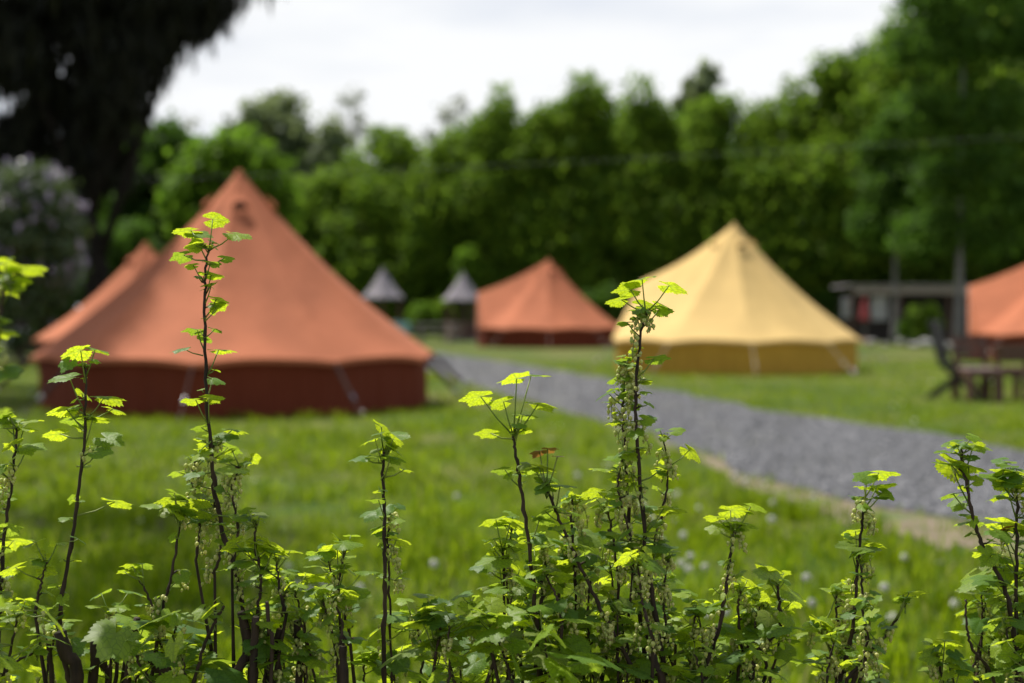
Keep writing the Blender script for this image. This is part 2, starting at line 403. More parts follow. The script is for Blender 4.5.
# ---------------------------------------------------------------- bell tents
def make_tent(label, loc, roofm, wallm, ropem, phase, group, door=None, radius=2.5, H=3.0, strapw=.035, n=10):
    """phase: angle (deg) of one seam measured from the direction towards the camera, + to the right. door: same measure for an A-frame door"""
    t = thing('bell_tent', label, 'tent', (loc.x, loc.y, 0), 0, group)
    We = .62
    brg = -math.degrees(math.atan2(loc.x, loc.y)); phase += brg
    if door is not None: door += brg
    def dirv(deg): a = R(deg); return Vector((math.sin(a), -math.cos(a), 0))
    seams = sorted([(phase + 360 / n * k) % 360 for k in range(n)])
    Re = radius + .07
    def pr(u):   # profile: radius fraction -> height, concave
        return H - (H - We) * u + -.20 * 4 * u * (1 - u) * .95 * (1 - .25 * u) * 1.0
    SUB, RN = 8, 18
    def skip(deg):
        if door is None: return False
        d = (deg - door + 180) % 360 - 180
        return abs(d) < 33
    V = []; Fq = []; hemV = []
    angs = []
    for k, s0 in enumerate(seams):
        s1 = seams[(k + 1) % n]
        if s1 <= s0: s1 += 360
        for q in range(SUB): angs.append((s0 + (s1 - s0) * q / SUB, q / SUB))
    rows = []
    for ang, q in angs:
        sag = math.sin(q * math.pi)          # between the seams the cloth pulls in
        flat = math.cos(R(360 / n / 2)) / math.cos(R((q - .5) * 360 / n))
        col = []
        for i in range(RN + 1):
            u = i / RN
            r_ = .045 + (Re - .045) * u * (1 - (1 - flat) * .75)
            z = pr(u) - .055 * sag * math.sin(u * math.pi) ** .7 + .05 * sag * u ** 6 + .004 * math.sin(ang * 1.7 + u * 9)
            if u > .97: z -= .0
            col.append(dirv(ang) * r_ + Vector((0, 0, z)))
        rows.append((ang, col))
    mb = MB(); ncol = len(rows)
    for k in range(ncol):
        a0, c0 = rows[k]; a1, c1 = rows[(k + 1) % ncol]
        mid_ = a0 + (((a1 - a0) % 360) / 2)
        if skip(mid_): continue
        for i in range(RN):
            mb.add([c0[i], c1[i], c1[i + 1], c0[i + 1]], [(0, 1, 2, 3)])
        # hem: a short turned-down band under the eave
        d0, d1 = c0[-1] * 1, c1[-1] * 1
        mb.add([d0, d1, d1 + Vector((0, 0, -.055)), d0 + Vector((0, 0, -.055))], [(0, 1, 2, 3)])
    if door is not None:
        dd = dirv(door); side = Vector((-dd.y, dd.x, 0))
        P = dd * 2.50 + Vector((0, 0, 1.84)); Ft = {}
        # edge columns bordering the gap
        gap = [r_ for r_ in rows if abs((r_[0] - door + 180) % 360 - 180) >= 30]
        lo = min(gap, key=lambda r_: abs(((r_[0] - door) % 360) - 360 + 33) if ((r_[0] - door) % 360) > 180 else 999)
        hi = min(gap, key=lambda r_: abs(((r_[0] - door) % 360) - 33) if ((r_[0] - door) % 360) < 180 else 999)
        # nearest bordering columns actually left standing
        los = [r_ for k, r_ in enumerate(rows)]
        def border(sign):
            best = None
            for k in range(ncol):
                a0, c0 = rows[k]; a1, c1 = rows[(k + 1) % ncol]; m0 = a0 + (((a1 - a0) % 360) / 2)
                if not skip(m0):
                    for aa, cc in ((a0, c0), (a1, c1)):
                        d = (aa - door + 180) % 360 - 180
                        if d * sign > 0 and (best is None or abs(d) < abs(best[0])): best = (d, cc)
            return best[1]
        for sgn in (1, -1):
            col = border(sgn)
            # ridge from the tent apex to the A-frame peak
            ridge = [col[0].lerp(P, i / RN) + Vector((0, 0, -.10 * math.sin(math.pi * i / RN))) for i in range(RN + 1)]
            foot = dd * 2.40 + side * (.58 * (1 if (side.dot(col[-1]) > 0) else -1)) + Vector((0, 0, We))
            # triangle ridge - eave column, then panel P - foot - eave corner
            for i in range(RN):
                for q in range(4):
                    a = col[i].lerp(ridge[i], q / 4); b = col[i].lerp(ridge[i], (q + 1) / 4)
                    c_ = col[i + 1].lerp(ridge[i + 1], (q + 1) / 4); d = col[i + 1].lerp(ridge[i + 1], q / 4)
                    mb.add([a, b, c_, d], [(0, 1, 2, 3)])
            mb.add([P, foot, col[-1]], [(0, 1, 2)])
            E = col[-1]; wb = MB()
            wb.add([foot, E * .975 , Vector((E.x * .97, E.y * .97, 0)), Vector((foot.x, foot.y, 0))], [(0, 1, 2, 3)])
            wb.build('door_side_wall', wallm, t)
            Ft[sgn] = foot
        db = MB()
        f1, f2 = Ft[1], Ft[-1]
        b1, b2 = Vector((f1.x, f1.y, 0)) , Vector((f2.x, f2.y, 0))
        db.add([P * 1, f1, b1, b2, f2], [(0, 1, 2, 3, 4)])
        db.build('door_panel', roofm, t)
        pb = MB(); pb.tube([b1, f1, P], .014); pb.tube([b2, f2, P], .014); pb.build('door_frame', M['poleM'], t)
    roof = mb.build('roof', roofm, t, smooth=False)
    me = roof.data
    import bmesh
    bm = bmesh.new(); bm.from_mesh(me); bmesh.ops.remove_doubles(bm, verts=bm.verts, dist=.004)
    bmesh.ops.recalc_face_normals(bm, faces=bm.faces)
    for f in bm.faces: f.smooth = True
    for e in bm.edges:
        if len(e.link_faces) == 2 and e.calc_face_angle(0) > R(24): e.smooth = False
    bm.to_mesh(me); bm.free()
    # cap at the apex
    cb = MB(); cb.tube([(0, 0, H - .16), (0, 0, H - .06), (0, 0, H + .02), (0, 0, H + .05)], [.12, .07, .05, .02], 14); cb.build('apex_cap', roofm, roof, True)
    # wall
    wb = MB(); K = 220; wr = radius * .985
    cols = []
    for k in range(K):
        a = 360 * k / K
        ph = ((a - phase) % (360 / n)) / (360 / n)
        rr = wr * (math.cos(R(180 / n)) / math.cos(R((ph - .5) * 360 / n))) ** .7
        fold = .012 * math.sin(k * 1.9) + .009 * math.sin(k * .73 + 1)
        cols.append((a, [dirv(a) * (rr + fold * w_) + Vector((0, 0, z)) for z, w_ in ((We + .07, .0), (.45, .7), (.25, 1.2), (.08, 1.0), (-.02, 1.5))]))
    for k in range(K):
        a0, c0 = cols[k]; _, c1 = cols[(k + 1) % K]
        if skip(a0 + .8): continue
        for i in range(4): wb.add([c0[i], c1[i], c1[i + 1], c0[i + 1]], [(0, 1, 2, 3)])
    wb.build('wall', wallm, t, True)
    # four hooded vents below the apex
    for k in range(4):
        a = phase + 12 + 90 * k
        u = .145; d = dirv(a); s_ = Vector((-d.y, d.x, 0)); r0 = .045 + (Re - .045) * u; z0 = pr(u)
        tip = d * (r0 - .10) + Vector((0, 0, z0 + .17)); lo_ = d * (r0 + .10)
        vb = MB()
        arc = [d * (r0 + .045) + s_ * .12 * math.cos(q * math.pi / 8) + Vector((0, 0, z0 - .02 + .075 * math.sin(q * math.pi / 8))) for q in range(9)]
        for q in range(8): vb.add([tip, arc[q], arc[q + 1]], [(0, 1, 2)])
        hood = vb.build('vent_hood', roofm, roof, True)
        gb = MB(); back = d * (r0 + .035) + Vector((0, 0, z0 - .045))
        gb.add([back + s_ * .10 , back - s_ * .10, back - s_ * .05 + Vector((0, 0, .09)) , back + s_ * .05 + Vector((0, 0, .09))], [(0, 1, 2, 3)])
        gb.build('vent_gauze', M['gauze'], roof)
    # guy lines and pegs
    for k, s0 in enumerate(seams):
        if skip(s0): continue
        d = dirv(s0); E = d * (Re + .0) + Vector((0, 0, We - .02)); G = d * (Re + .62) + Vector((0, 0, .03))
        gb = MB()
        if strapw > .05:
            gb.bar(E, E.lerp(G, .72), strapw, .008, up=d.cross(Vector((0, 0, 1))))
            gb.tube([E.lerp(G, .72), G], .008, 6)
        else:
            gb.tube([E, G], strapw / 2, 6)
        g = gb.build('guy_line', ropem, t)
        sb = MB(); sb.bar(E.lerp(G, .60), E.lerp(G, .70), .055, .02, up=d.cross(Vector((0, 0, 1)))); sb.build('slider', M['rope'] if strapw < .05 else M['metal'], g)
        pb = MB(); pb.tube([G + d * .03 + Vector((0, 0, .06)), G - d * .02 + Vector((0, 0, -.1))], .007, 6); pb.tube([G + d * .03 + Vector((0, 0, .06)), G + d * -.01 + Vector((0, 0, .07)), G - d * .02 + Vector((0, 0, .05))], .006, 6)
        pb.build('peg', M['metal'], t)
    pb = MB(); pb.tube([(0, 0, 0), (0, 0, H)], .02); pb.build('centre_pole', M['poleM'], t)
    return t
G_T = 'canvas bell tents pitched on the lawn'
make_tent('large orange bell tent with wall darkened for eave shade, nearest to the hedge', T1, M['orange'], M['orange_wall'], M['strap'], -11.5, G_T, None, 2.47, 2.93, .053)
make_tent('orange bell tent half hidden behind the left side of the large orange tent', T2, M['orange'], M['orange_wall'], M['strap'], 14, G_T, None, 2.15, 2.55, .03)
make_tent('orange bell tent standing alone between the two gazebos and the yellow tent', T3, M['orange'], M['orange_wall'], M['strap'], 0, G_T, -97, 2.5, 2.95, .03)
make_tent('pale yellow bell tent with wall toned for eave shade beside the gravel track', T4, M['yellow'], M['yellow_wall'], M['rope_d'], 7.4, G_T, -128, 2.46, 2.92, .022)
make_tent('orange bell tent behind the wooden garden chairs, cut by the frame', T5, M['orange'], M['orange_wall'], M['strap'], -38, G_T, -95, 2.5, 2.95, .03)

# ---------------------------------------------------------------- trees
def leafcloud(blobs, n, size, elong=1.0, hang=False, shell=.55, thin=1.0, zsq=1.0):
    """small leaf faces through a set of ellipsoid clumps (cx,cy,cz,rx,ry,rz)"""
    B = np.array(blobs, float); vol = (B[:, 3] * B[:, 4] * B[:, 5]) ** .67; pk = rng.choice(len(B), n, p=vol / vol.sum())
    d = rng.normal(size=(n, 3)); d /= np.linalg.norm(d, axis=1)[:, None]
    rr = (shell + (1 - shell) * rng.random(n)) * (1 + .10 * rng.normal(size=n))
    lump = 1 + .16 * np.sin(d[:, 0] * 5 + B[pk, 0] * 3) * np.sin(d[:, 1] * 6 + 1) + .13 * np.sin(d[:, 2] * 7 + B[pk, 2])
    P = B[pk, :3] + d * B[pk, 3:6] * (rr * lump)[:, None]
    if hang:
        t1 = np.stack([rng.normal(0, .25, n), rng.normal(0, .25, n), -np.ones(n)], 1)
    else:
        t1 = rng.normal(size=(n, 3)); t1[:, 2] -= .3
    t1 /= np.linalg.norm(t1, axis=1)[:, None]
    nr = d * .8 + rng.normal(size=(n, 3)) * .6 + np.array([0, 0, .5]); t2 = np.cross(t1, nr); t2 /= np.linalg.norm(t2, axis=1)[:, None] + 1e-9
    s = size * rng.uniform(.55, 1.35, n)[:, None]
    nn = np.cross(t1, t2)
    A = P - t1 * s * elong * .5; Bq = P + t2 * s * .42 * thin + nn * s * .1; Cq = P + t1 * s * elong * .5; D = P - t2 * s * .42 * thin + nn * s * .1
    V = np.stack([A, Bq, Cq, D], 1).reshape(-1, 3)
    if not hang: V[:, 2] = np.maximum(V[:, 2], .03)
    return V, np.arange(n * 4).reshape(-1, 4)
def make_tree(name, label, cat, loc, blobs, n, size, leafm, trunk_h, trunk_r, group=None, barkm=None, limbs=True, extra=None, **kw):
    t = thing(name, label, cat, loc, 0, group)
    V, Fq = leafcloud(blobs, n, size, **kw)
    cr = link('crown', np_mesh('crown', V, Fq), leafm, t)
    mb = MB()
    top = max(b[2] for b in blobs)
    cx, cy = sum(b[0] for b in blobs) / len(blobs), sum(b[1] for b in blobs) / len(blobs)
    pts = [Vector((0, 0, -.1)), Vector((trunk_r * .4, 0, trunk_h * .5)), Vector((cx * .3, cy * .3, trunk_h)), Vector((cx * .6, cy * .6, trunk_h + (top - trunk_h) * .6)), Vector((cx, cy, top))]
    path = smoothpath(pts, 12)
    mb.tube(path, [trunk_r * (1.35 if i == 0 else 1) * (1 - i / 12.5) for i in range(12)], 10, wob=.08)
    if limbs:
        for b in blobs[:14]:
            k = rnd.randint(3, 9); s0 = path[k]; e = Vector(b[:3])
            mid_ = s0.lerp(e, .5) + Vector((0, 0, .25 if not kw.get('hang') else .6))
            mb.tube(smoothpath([s0, mid_, e], 6), [trunk_r * .42 * (1 - i / 6.5) for i in range(6)], 6)
    mb.build('trunk', barkm or M['trunk'], t, True)
    return t
def fith(bl, h):
    top = max(b[2] + b[5] * 1.02 for b in bl); k = h / top
    return [(b[0], b[1], b[2] * k, b[3], b[4], b[5] * k) for b in bl]
def column_blobs(h, r, z0, k, seed):
    q = random.Random(seed); out_ = []
    for i in range(k):
        f = i / (k - 1); z = z0 + (h - z0 - r * .5) * f
        rr = r * (.75 + .35 * math.sin(f * 2.6 + .3)) * (1 if f < .8 else .8)
        for j in range(3):
            a = q.random() * 6.28; o = rr * q.uniform(.2, .65)
            out_.append((math.cos(a) * o, math.sin(a) * o, z + q.uniform(-.5, .5), rr * q.uniform(.5, .85), rr * q.uniform(.5, .85), rr * q.uniform(.45, .8)))
    return fith(out_, h)
def dome_blobs(h, r, z0, k, seed):
    q = random.Random(seed); out_ = []
    hc = (h + z0) / 2; hh = (h - z0) / 2
    for i in range(k):
        u = 1 - 2 * (i + .5) / k; a = i * 2.39996 + q.uniform(-.3, .3); s = math.sqrt(1 - u * u) * q.uniform(.52, .68)
        rb = q.uniform(.28, .42)
        out_.append((math.cos(a) * s * r, math.sin(a) * s * r, hc + u * hh * q.uniform(.55, .68), r * rb, r * rb, min(r, hh) * rb * .95))
    out_.append((0, 0, hc, r * .6, r * .6, hh * .62))
    return fith(out_, h)
GL = 'clipped lime trees in the tall row behind the tents'
lime_protos = []
for k in range(3):
    lime_protos.append(make_tree('lime_tree', '', 'tree', (0, 0, 0), column_blobs(10, 2.1, 1.2, 11, 50 + k), 26000, .235, M['lime'], 1.8, .22, GL, shell=.45))
def place_tree(proto, used, label, loc, s, sz, rz):
    o = proto if not used else copy_tree(proto)
    o.location = loc; o.scale = (s, s, sz); o.rotation_euler = (0, 0, rz); o['label'] = label
    return o
A = Vector((-9.6, 76, 0)); B = Vector((21, 60, 0))
def on_row(px):
    d = ray(px, 312); dx, dy = B.x - A.x, B.y - A.y
    # intersect x = k*y
    k = d.x / d.y; t = (k * A.y - A.x) / (dx - k * dy)
    return A.lerp(B, t)
row = [(300, 175, 'shortest lime tree at the far left end of the row above the first gazebo roof'),
       (345, 148, 'low rounded lime tree behind the first gazebo'),
       (395, 122, 'broad domed lime tree between the two gazebos'), (448, 128, 'lime tree rising behind the second gazebo'),
       (495, 84, 'tall narrow lime tree over the left of the far orange tent'), (543, 100, 'lime tree right above the peak of the far orange tent'),
       (592, 70, 'highest lime tree, between far orange tent and yellow tent'), (648, 74, 'lime tree above the left slope of the yellow tent'),
       (704, 92, 'lime tree just left of the yellow tent peak'), (760, 96, 'lower lime tree just right of the yellow tent peak'),
       (806, 74, 'lime tree over the right slope of the yellow tent'), (850, 52, 'lime tree above the red parasol and the pale curtains'),
       (905, 5, 'tall lime tree over the middle of the shelter roof'), (962, -50, 'very tall lime tree above the slatted garden chairs'),
       (1026, -90, 'tall lime tree behind the orange tent at the frame edge'), (1100, -110, 'lime tree beyond the right frame edge')]
used = [False] * 3
for i, (px, yt, lab) in enumerate(row):
    p_ = on_row(px); h = (312 - yt) / F * p_.y + 1.2
    k = i % 3; r_px = 34 if px < 850 else 44
    s = r_px / F * p_.y / 2.1 * rnd.uniform(1.2, 1.55)
    place_tree(lime_protos[k], used[k], lab, (p_.x, p_.y, 0), s, h / 10, rnd.random() * 6.28); used[k] = True
# the second, darker row right behind the first
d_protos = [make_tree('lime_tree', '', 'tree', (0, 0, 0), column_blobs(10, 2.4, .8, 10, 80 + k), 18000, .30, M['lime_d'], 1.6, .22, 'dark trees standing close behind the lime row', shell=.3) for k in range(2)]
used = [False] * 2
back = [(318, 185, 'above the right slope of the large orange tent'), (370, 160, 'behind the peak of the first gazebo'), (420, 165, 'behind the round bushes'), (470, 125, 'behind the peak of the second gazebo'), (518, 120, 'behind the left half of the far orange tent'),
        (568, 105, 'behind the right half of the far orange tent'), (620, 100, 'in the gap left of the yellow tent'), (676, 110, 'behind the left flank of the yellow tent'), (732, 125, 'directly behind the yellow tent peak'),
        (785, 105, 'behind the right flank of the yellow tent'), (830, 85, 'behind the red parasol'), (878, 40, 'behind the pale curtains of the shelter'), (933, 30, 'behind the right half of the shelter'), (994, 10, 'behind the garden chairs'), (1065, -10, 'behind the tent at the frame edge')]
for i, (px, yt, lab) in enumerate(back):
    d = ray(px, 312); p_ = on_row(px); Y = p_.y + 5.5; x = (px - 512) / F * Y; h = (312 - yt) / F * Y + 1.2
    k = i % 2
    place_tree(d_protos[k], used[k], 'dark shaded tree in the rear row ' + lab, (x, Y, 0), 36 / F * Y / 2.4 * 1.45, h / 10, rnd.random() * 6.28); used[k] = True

def px_tree(name, label, px, yt, Y, rpx, n, size, mat, kind='dome', z0=1.0, **kw):
    loc = ((px - 512) / F * Y, Y, 0); h = (312 - yt) / F * Y + 1.2; r = rpx / F * Y
    blobs = dome_blobs(h, r, z0, kw.pop('k', 26), rnd.randint(0, 9999))
    return make_tree(name, label, kw.pop('cat', 'tree'), loc, blobs, n, size, mat, min(2.2, h * .3), kw.pop('tr', .2), kw.pop('group', None), **kw)
px_tree('broadleaf_tree', 'bright green round topped tree rising behind the peak of the large orange tent', 236, 128, 48, 76, 26000, .24, M['fresh'], k=34, shell=.45)
px_tree('broadleaf_tree', 'dark green tree filling the gap between the lilac and the conifer trunk', 62, 165, 49, 45, 14000, .24, M['lime_d'], k=22, shell=.4)
px_tree('broadleaf_tree', 'mid green tree directly behind the lowest sprays of the conifer', 122, 108, 55, 50, 16000, .24, M['lime']  , k=22, shell=.45)
px_tree('broadleaf_tree', 'dark green tree between the conifer and the round topped tree', 165, 122, 52, 58, 19000, .24, M['lime_d'], k=24, shell=.45)
px_tree('broadleaf_tree', 'hazy greyish green tall far tree with spreading dome on the skyline at left', 270, 88, 115, 68, 15000, .6, M['far'], k=26, shell=.5, tr=.5)
px_tree('broadleaf_tree', 'lower shoulder of hazy greyish far tree right of the tallest far dome', 325, 122, 112, 42, 8000, .6, M['far'], k=18, shell=.5, tr=.4)
px_tree('bare_tree', 'pale budding far tree with see through twiggy crown on the skyline', 352, 84, 120, 34, 900, .4, M['bare'], k=16, shell=.2, tr=.3, z0=6)
px_tree('bare_tree', 'thin crowned pale far tree peeping over the lime row left of centre', 452, 92, 115, 40, 1300, .4, M['bare'], k=16, shell=.2, tr=.3, z0=6)
px_tree('bare_tree', 'faint leafless far tree above the dark tree beside the conifer', 185, 112, 110, 34, 800, .4, M['bare'], k=14, shell=.2, tr=.3, z0=6)
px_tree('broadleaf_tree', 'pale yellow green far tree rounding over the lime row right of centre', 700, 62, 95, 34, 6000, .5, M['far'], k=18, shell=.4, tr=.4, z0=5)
# understorey
G_S = 'shrubs along the foot of the trees'
px_tree('shrub', 'yellow green rounded bush right of the first gazebo', 422, 302, 59, 17, 5000, .16, M['fresh'], z0=.1, k=12, cat='shrub', group=G_S, tr=.05)
px_tree('shrub', 'darker round bush left of the second gazebo', 443, 301, 60, 14, 4000, .16, M['lime'], z0=.1, k=12, cat='shrub', group=G_S, tr=.05)
px_tree('broadleaf_tree', 'slender light green young tree beside the second gazebo', 466, 245, 66, 16, 3500, .2, M['fresh'], z0=2.0, k=10, tr=.08)
for px, yt, Y, r_, lab in ((120, 215, 46, 60, 'dense dark shrub behind the peak of the half hidden orange tent'), (40, 235, 44, 50, 'dense dark shrub behind the lilac'), (-30, 215, 42, 55, 'dense dark shrub beyond the left frame edge'),
                           (335, 270, 80, 40, 'dark shrub behind the first gazebo'), (520, 285, 66, 30, 'dark shrub behind the far orange tent on its left'), (600, 285, 62, 34, 'dark shrub behind the far orange tent on its right'), (670, 280, 64, 36, 'dark shrub behind the yellow tent on its left'), (760, 285, 64, 40, 'dark shrub behind the yellow tent on its right'), (822, 288, 62, 26, 'dark shrub left of the pale curtains'), (1010, 270, 60, 50, 'dark shrub behind the tent at the frame edge')):
    px_tree('shrub', lab, px, yt, Y, r_, 7000, .2, M['lime_d'], z0=.05, k=14, cat='shrub', group=G_S, tr=.06, shell=.4)
for px, yt, Y, r_, lab in ((-140, 140, 56, 90, 'broad dark tree beyond the left frame edge, nearer the lilac'), (-330, 130, 58, 100, 'broad dark tree well beyond the left frame edge'), (-560, 150, 60, 110, 'farthest dark tree out beyond the left frame edge')):
    px_tree('broadleaf_tree', lab, px, yt, Y, r_, 14000, .34, M['lime_d'], k=26, z0=.3, shell=.45)
px_tree('shrub', 'low leafy green bush by the stones in front of the shelter', 925, 303, 51, 22, 3000, .12, M['lime'], z0=.05, k=10, cat='shrub', group=G_S, tr=.05)
px_tree('shrub', 'light green small bush against the pale trunk', 905, 318, 49, 9, 1500, .10, M['fresh'], z0=.05, k=6, cat='shrub', group=G_S, tr=.04)

# lilac
def flower_fleck_shrub(name, label, px, yt, Y, rpx, leafm, flm, n, nf, fs, cone=True):
    loc = ((px - 512) / F * Y, Y, 0); h = (312 - yt) / F * Y + 1.2; r = rpx / F * Y
    blobs = dome_blobs(h, r, .2, 26, rnd.randint(0, 999))
    t = make_tree(name, label, 'shrub', loc, blobs, n, .12, leafm, .8, .08)
    B = np.array(blobs); pk = rng.integers(0, len(B) - 1, nf); d = rng.normal(size=(nf, 3)); d[:, 2] = np.abs(d[:, 2]) * .6; d[:, 1] -= .3; d /= np.linalg.norm(d, axis=1)[:, None]
    P = B[pk, :3] + d * B[pk, 3:6] * 1.05
    bl = [(p_[0], p_[1], p_[2], fs * .5, fs * .5, fs) for p_ in P]
    V, Fq = leafcloud(bl, nf * 26, fs * .42, shell=.3)
    link('blossom_flecks', np_mesh('blossom_flecks', V, Fq), flm, t)  # flowers on the lilac, painted sky glints on the low shrubs
    return t
flower_fleck_shrub('lilac_bush', 'tall lilac bush with pale mauve flower spikes at the left edge', 22, 158, 33, 70, M['lilac_leaf'], M['lilac'], 20000, 260, .15)
flower_fleck_shrub('glint_shrub', 'low shrub with white flecks as sky glints behind the left tip of the half hidden tent', 50, 322, 33, 22, M['lilac_leaf'], M['white'], 2000, 14, .10)
flower_fleck_shrub('glint_shrub', 'small shrub with white sky glint flecks under the lilac at the left edge', 20, 328, 32, 18, M['lilac_leaf'], M['white'], 1600, 10, .09)

# conifers with hanging sprays
def conifer(label, loc, spec, n):
    return make_tree('conifer', label, 'tree', loc, spec, n, .30, M['conifer'], 4.5, .42, None, M['conbark'], elong=2.2, hang=True, thin=.38, shell=.15)
def cpx(px, py, r, rz, Y, loc, dy=0):
    r, rz = r * 1.22, rz * 1.2
    p_ = at(px, py, Y); return (p_.x - loc[0], dy, p_.z, r, r, rz)
Yc = 40; lc = ((92 - 512) / F * Yc, Yc, 0)
spec = []
for px, py, r, rz in ((20, -40, 1.5, 1.6), (-10, 40, 1.2, 1.1), (95, -40, 1.6, 1.8), (110, 40, 1.4, 1.6), (165, -20, 1.4, 1.5), (215, -35, 1.3, 1.2), (190, 20, .95, .9), (150, 50, .95, 1.1), (215, 5, .75, .8), (95, 105, 1.1, 1.2), (55, 100, .95, 1.0), (28, 70, .8, .9), (130, 90, .8, 1.1), (25, 30, .95, 1.1), (62, -10, .8, 1.0),
                      (80, 165, .9, 1.0), (20, 130, .75, .8), (105, 160, .75, .9), (60, 190, .7, .8), (-40, 90, 1.0, 1.3), (-60, 0, 1.5, 1.6), (0, 165, .9, .9), (45, 160, .9, .9), (-30, 150, 1, 1),
                      (60, -130, 2.4, 2.0), (170, -130, 2.0, 1.6), (90, -220, 2.2, 2.0)):
    spec.append(cpx(px, py, r, rz, Yc, lc, rnd.uniform(-1.2, 1.2)))
conifer('huge near black conifer with hanging sprays filling the upper left corner', lc, spec, 40000)
# a second, unseen one added outside the frame so that its shade falls over the left half of the large tent
lc2 = (-10.0, 21.2, 0)
q = random.Random(3); spec = []
for i in range(34):
    z = q.uniform(6.2, 12.5); a = q.random() * 6.28; rr = q.uniform(.3, 1) * (4.1 - (z - 6) * .28)
    spec.append((-.1 + math.cos(a) * rr * .85, 1.0 + math.sin(a) * rr * .85, max(z, 7.2), q.uniform(.55, 1.0), q.uniform(.55, 1.0), q.uniform(.5, .8)))
conifer('unseen second conifer added beyond the left frame edge to shade the large tent', lc2, spec, 26000)

# an unseen tree added outside the frame at the left, there for shading the near corner of the lawn
t_ = make_tree('broadleaf_tree', 'unseen small tree added beyond the left frame edge to shade the near corner of the lawn', 'tree', (-6.7, 9.0, 0),
          [(2.2 + rnd.uniform(-1.5, 1.3), rnd.uniform(-1.7, 1.3), rnd.uniform(4.7, 6.4), rnd.uniform(.4, .75), rnd.uniform(.4, .75), rnd.uniform(.3, .5)) for _ in range(18)], 3400, .11, M['lime_d'], 2.2, .13)
# grey trunk near the chairs, pale trunk by the shelter
def bare_trunk(label, px, pb, pt, wpx, blobs_px, mat, bark, nl=9000):
    g = ground(px, pb); Y = g.y; h = (312 - pt) / F * Y + 1.2; r = wpx / 2 / F * Y
    bl = [( (bx - px) / F * Y, rnd.uniform(-.6, .6), (312 - by) / F * Y + 1.2, br, br, br * .8) for bx, by, br in blobs_px]
    return make_tree('broadleaf_tree', label, 'tree', (g.x, g.y, 0), bl, nl, .2, mat, h, r, None, bark, shell=.3, limbs=False)
bare_trunk('tree with smooth grey trunk behind the tall backed chair', 957, 349, 200, 9, [(957, 225, 1.2), (925, 235, 1.2), (992, 235, 1.2), (1020, 200, 1.3), (940, 180, 1.2), (975, 170, 1.2), (957, 120, 1.3), (920, 110, 1.1), (1000, 110, 1.3), (960, 40, 1.6), (1020, 40, 1.4), (905, 50, 1.1), (930, 0, 1.4), (990, -20, 1.5)], M['lime_d'], M['greytrunk'], 17000)
bare_trunk('tree with short pale trunk in front of the shelter', 894, 345, 270, 7, [(894, 232, 1.0), (868, 225, .9), (918, 228, .9), (885, 190, 1.1), (912, 175, 1.0), (880, 150, .9), (900, 120, .9)], M['lime_d'], M['greytrunk'], 13000)

# ---------------------------------------------------------------- gazebos
def make_gazebo():
    t = thing('gazebo', '', 'gazebo', (0, 0, 0), 0, 'small garden gazebos far behind the tents')
    mb = MB(); n = 6; prof = [(1.22, 1.90), (1.20, 1.96), (.88, 2.24), (.55, 2.60), (.24, 2.98), (.06, 3.20)]
    vs = []
    for r_, z in prof:
        for k in range(n): a = 2 * math.pi * (k + .5) / n; vs.append((r_ * math.cos(a), r_ * math.sin(a), z))
    fs = [(i * n + k, i * n + (k + 1) % n, (i + 1) * n + (k + 1) % n, (i + 1) * n + k) for i in range(len(prof) - 1) for k in range(n)] + [tuple(range(n - 1, -1, -1)), tuple(range((len(prof) - 1) * n, len(prof) * n))]
    mb.add(vs, fs); rf = mb.build('roof', M['shingle'], t)
    fb = MB(); fb.tube([(0, 0, 3.18), (0, 0, 3.24), (0, 0, 3.32)], [.05, .07, .01], 8); fb.build('finial', M['shingle'], rf)
    for k in range(n):
        a = 2 * math.pi * (k + .5) / n; b = MB(); b.box((.98 * math.cos(a), .98 * math.sin(a), .93), (.09, .09, 1.86)); b.build('post', M['wood'], t)
        if k != 4:
            a2 = 2 * math.pi * (k + 1) / n; w = MB()
            w.box((.85 * math.cos(a2), .85 * math.sin(a2), .45), (.04, .88, .9), Matrix.Rotation(a2, 3, 'Z')); w.build('side_panel', M['panel'], t)
    fl = MB(); fl.tube([(0, 0, 0), (0, 0, .1)], 1.08, 6); fl.build('floor', M['greywood'], t)
    return t
g1 = make_gazebo(); g2 = copy_tree(g1)
g1.location = ((383 - 512) / F * 57, 57, 0); g1.scale = (.78, .78, .90); g1['label'] = 'gazebo with grey pointed roof next to the right slope of the large orange tent'
g2.location = ((463 - 512) / F * 58, 58, 0); g2['label'] = 'gazebo with grey pointed roof just left of the far orange tent'; g2.rotation_euler = (0, 0, .3); g2.scale = (.72, .72, .86)

# picnic table and covered table near the gazebos
g = ground(436, 343); t = thing('picnic_table', 'grey wooden picnic table on the grass left of the far orange tent', 'table', (g.x, g.y, 0), R(8))
b = MB(); [b.box((0, -.32 + .16 * k, .72), (1.7, .14, .035)) for k in range(5)]; b.build('tabletop', M['greywood'], t)
for s in (-1, 1):
    b = MB(); b.box((0, s * .68, .44), (1.7, .24, .035)); b.build('bench', M['greywood'], t)
    b = MB(); b.bar((s * .6, -.62, 0), (s * .6, -.18, .70), .07, .04); b.bar((s * .6, .62, 0), (s * .6, .18, .70), .07, .04); b.bar((s * .6, -.74, .40), (s * .6, .74, .40), .07, .04); b.build('leg_frame', M['greywood'], t)
t = thing('covered_table', 'small table under a pale turquoise cloth below the first gazebo', 'table', ((396 - 512) / F * 54, 54, 0))
b = MB(); b.box((0, 0, .78), (.95, .6, .03)); b.build('tabletop', M['greywood'], t)
for sx in (-1, 1):
    for sy in (-1, 1): b = MB(); b.box((sx * .4, sy * .24, .38), (.05, .05, .76)); b.build('leg', M['greywood'], t)
c = MB(); prof = []
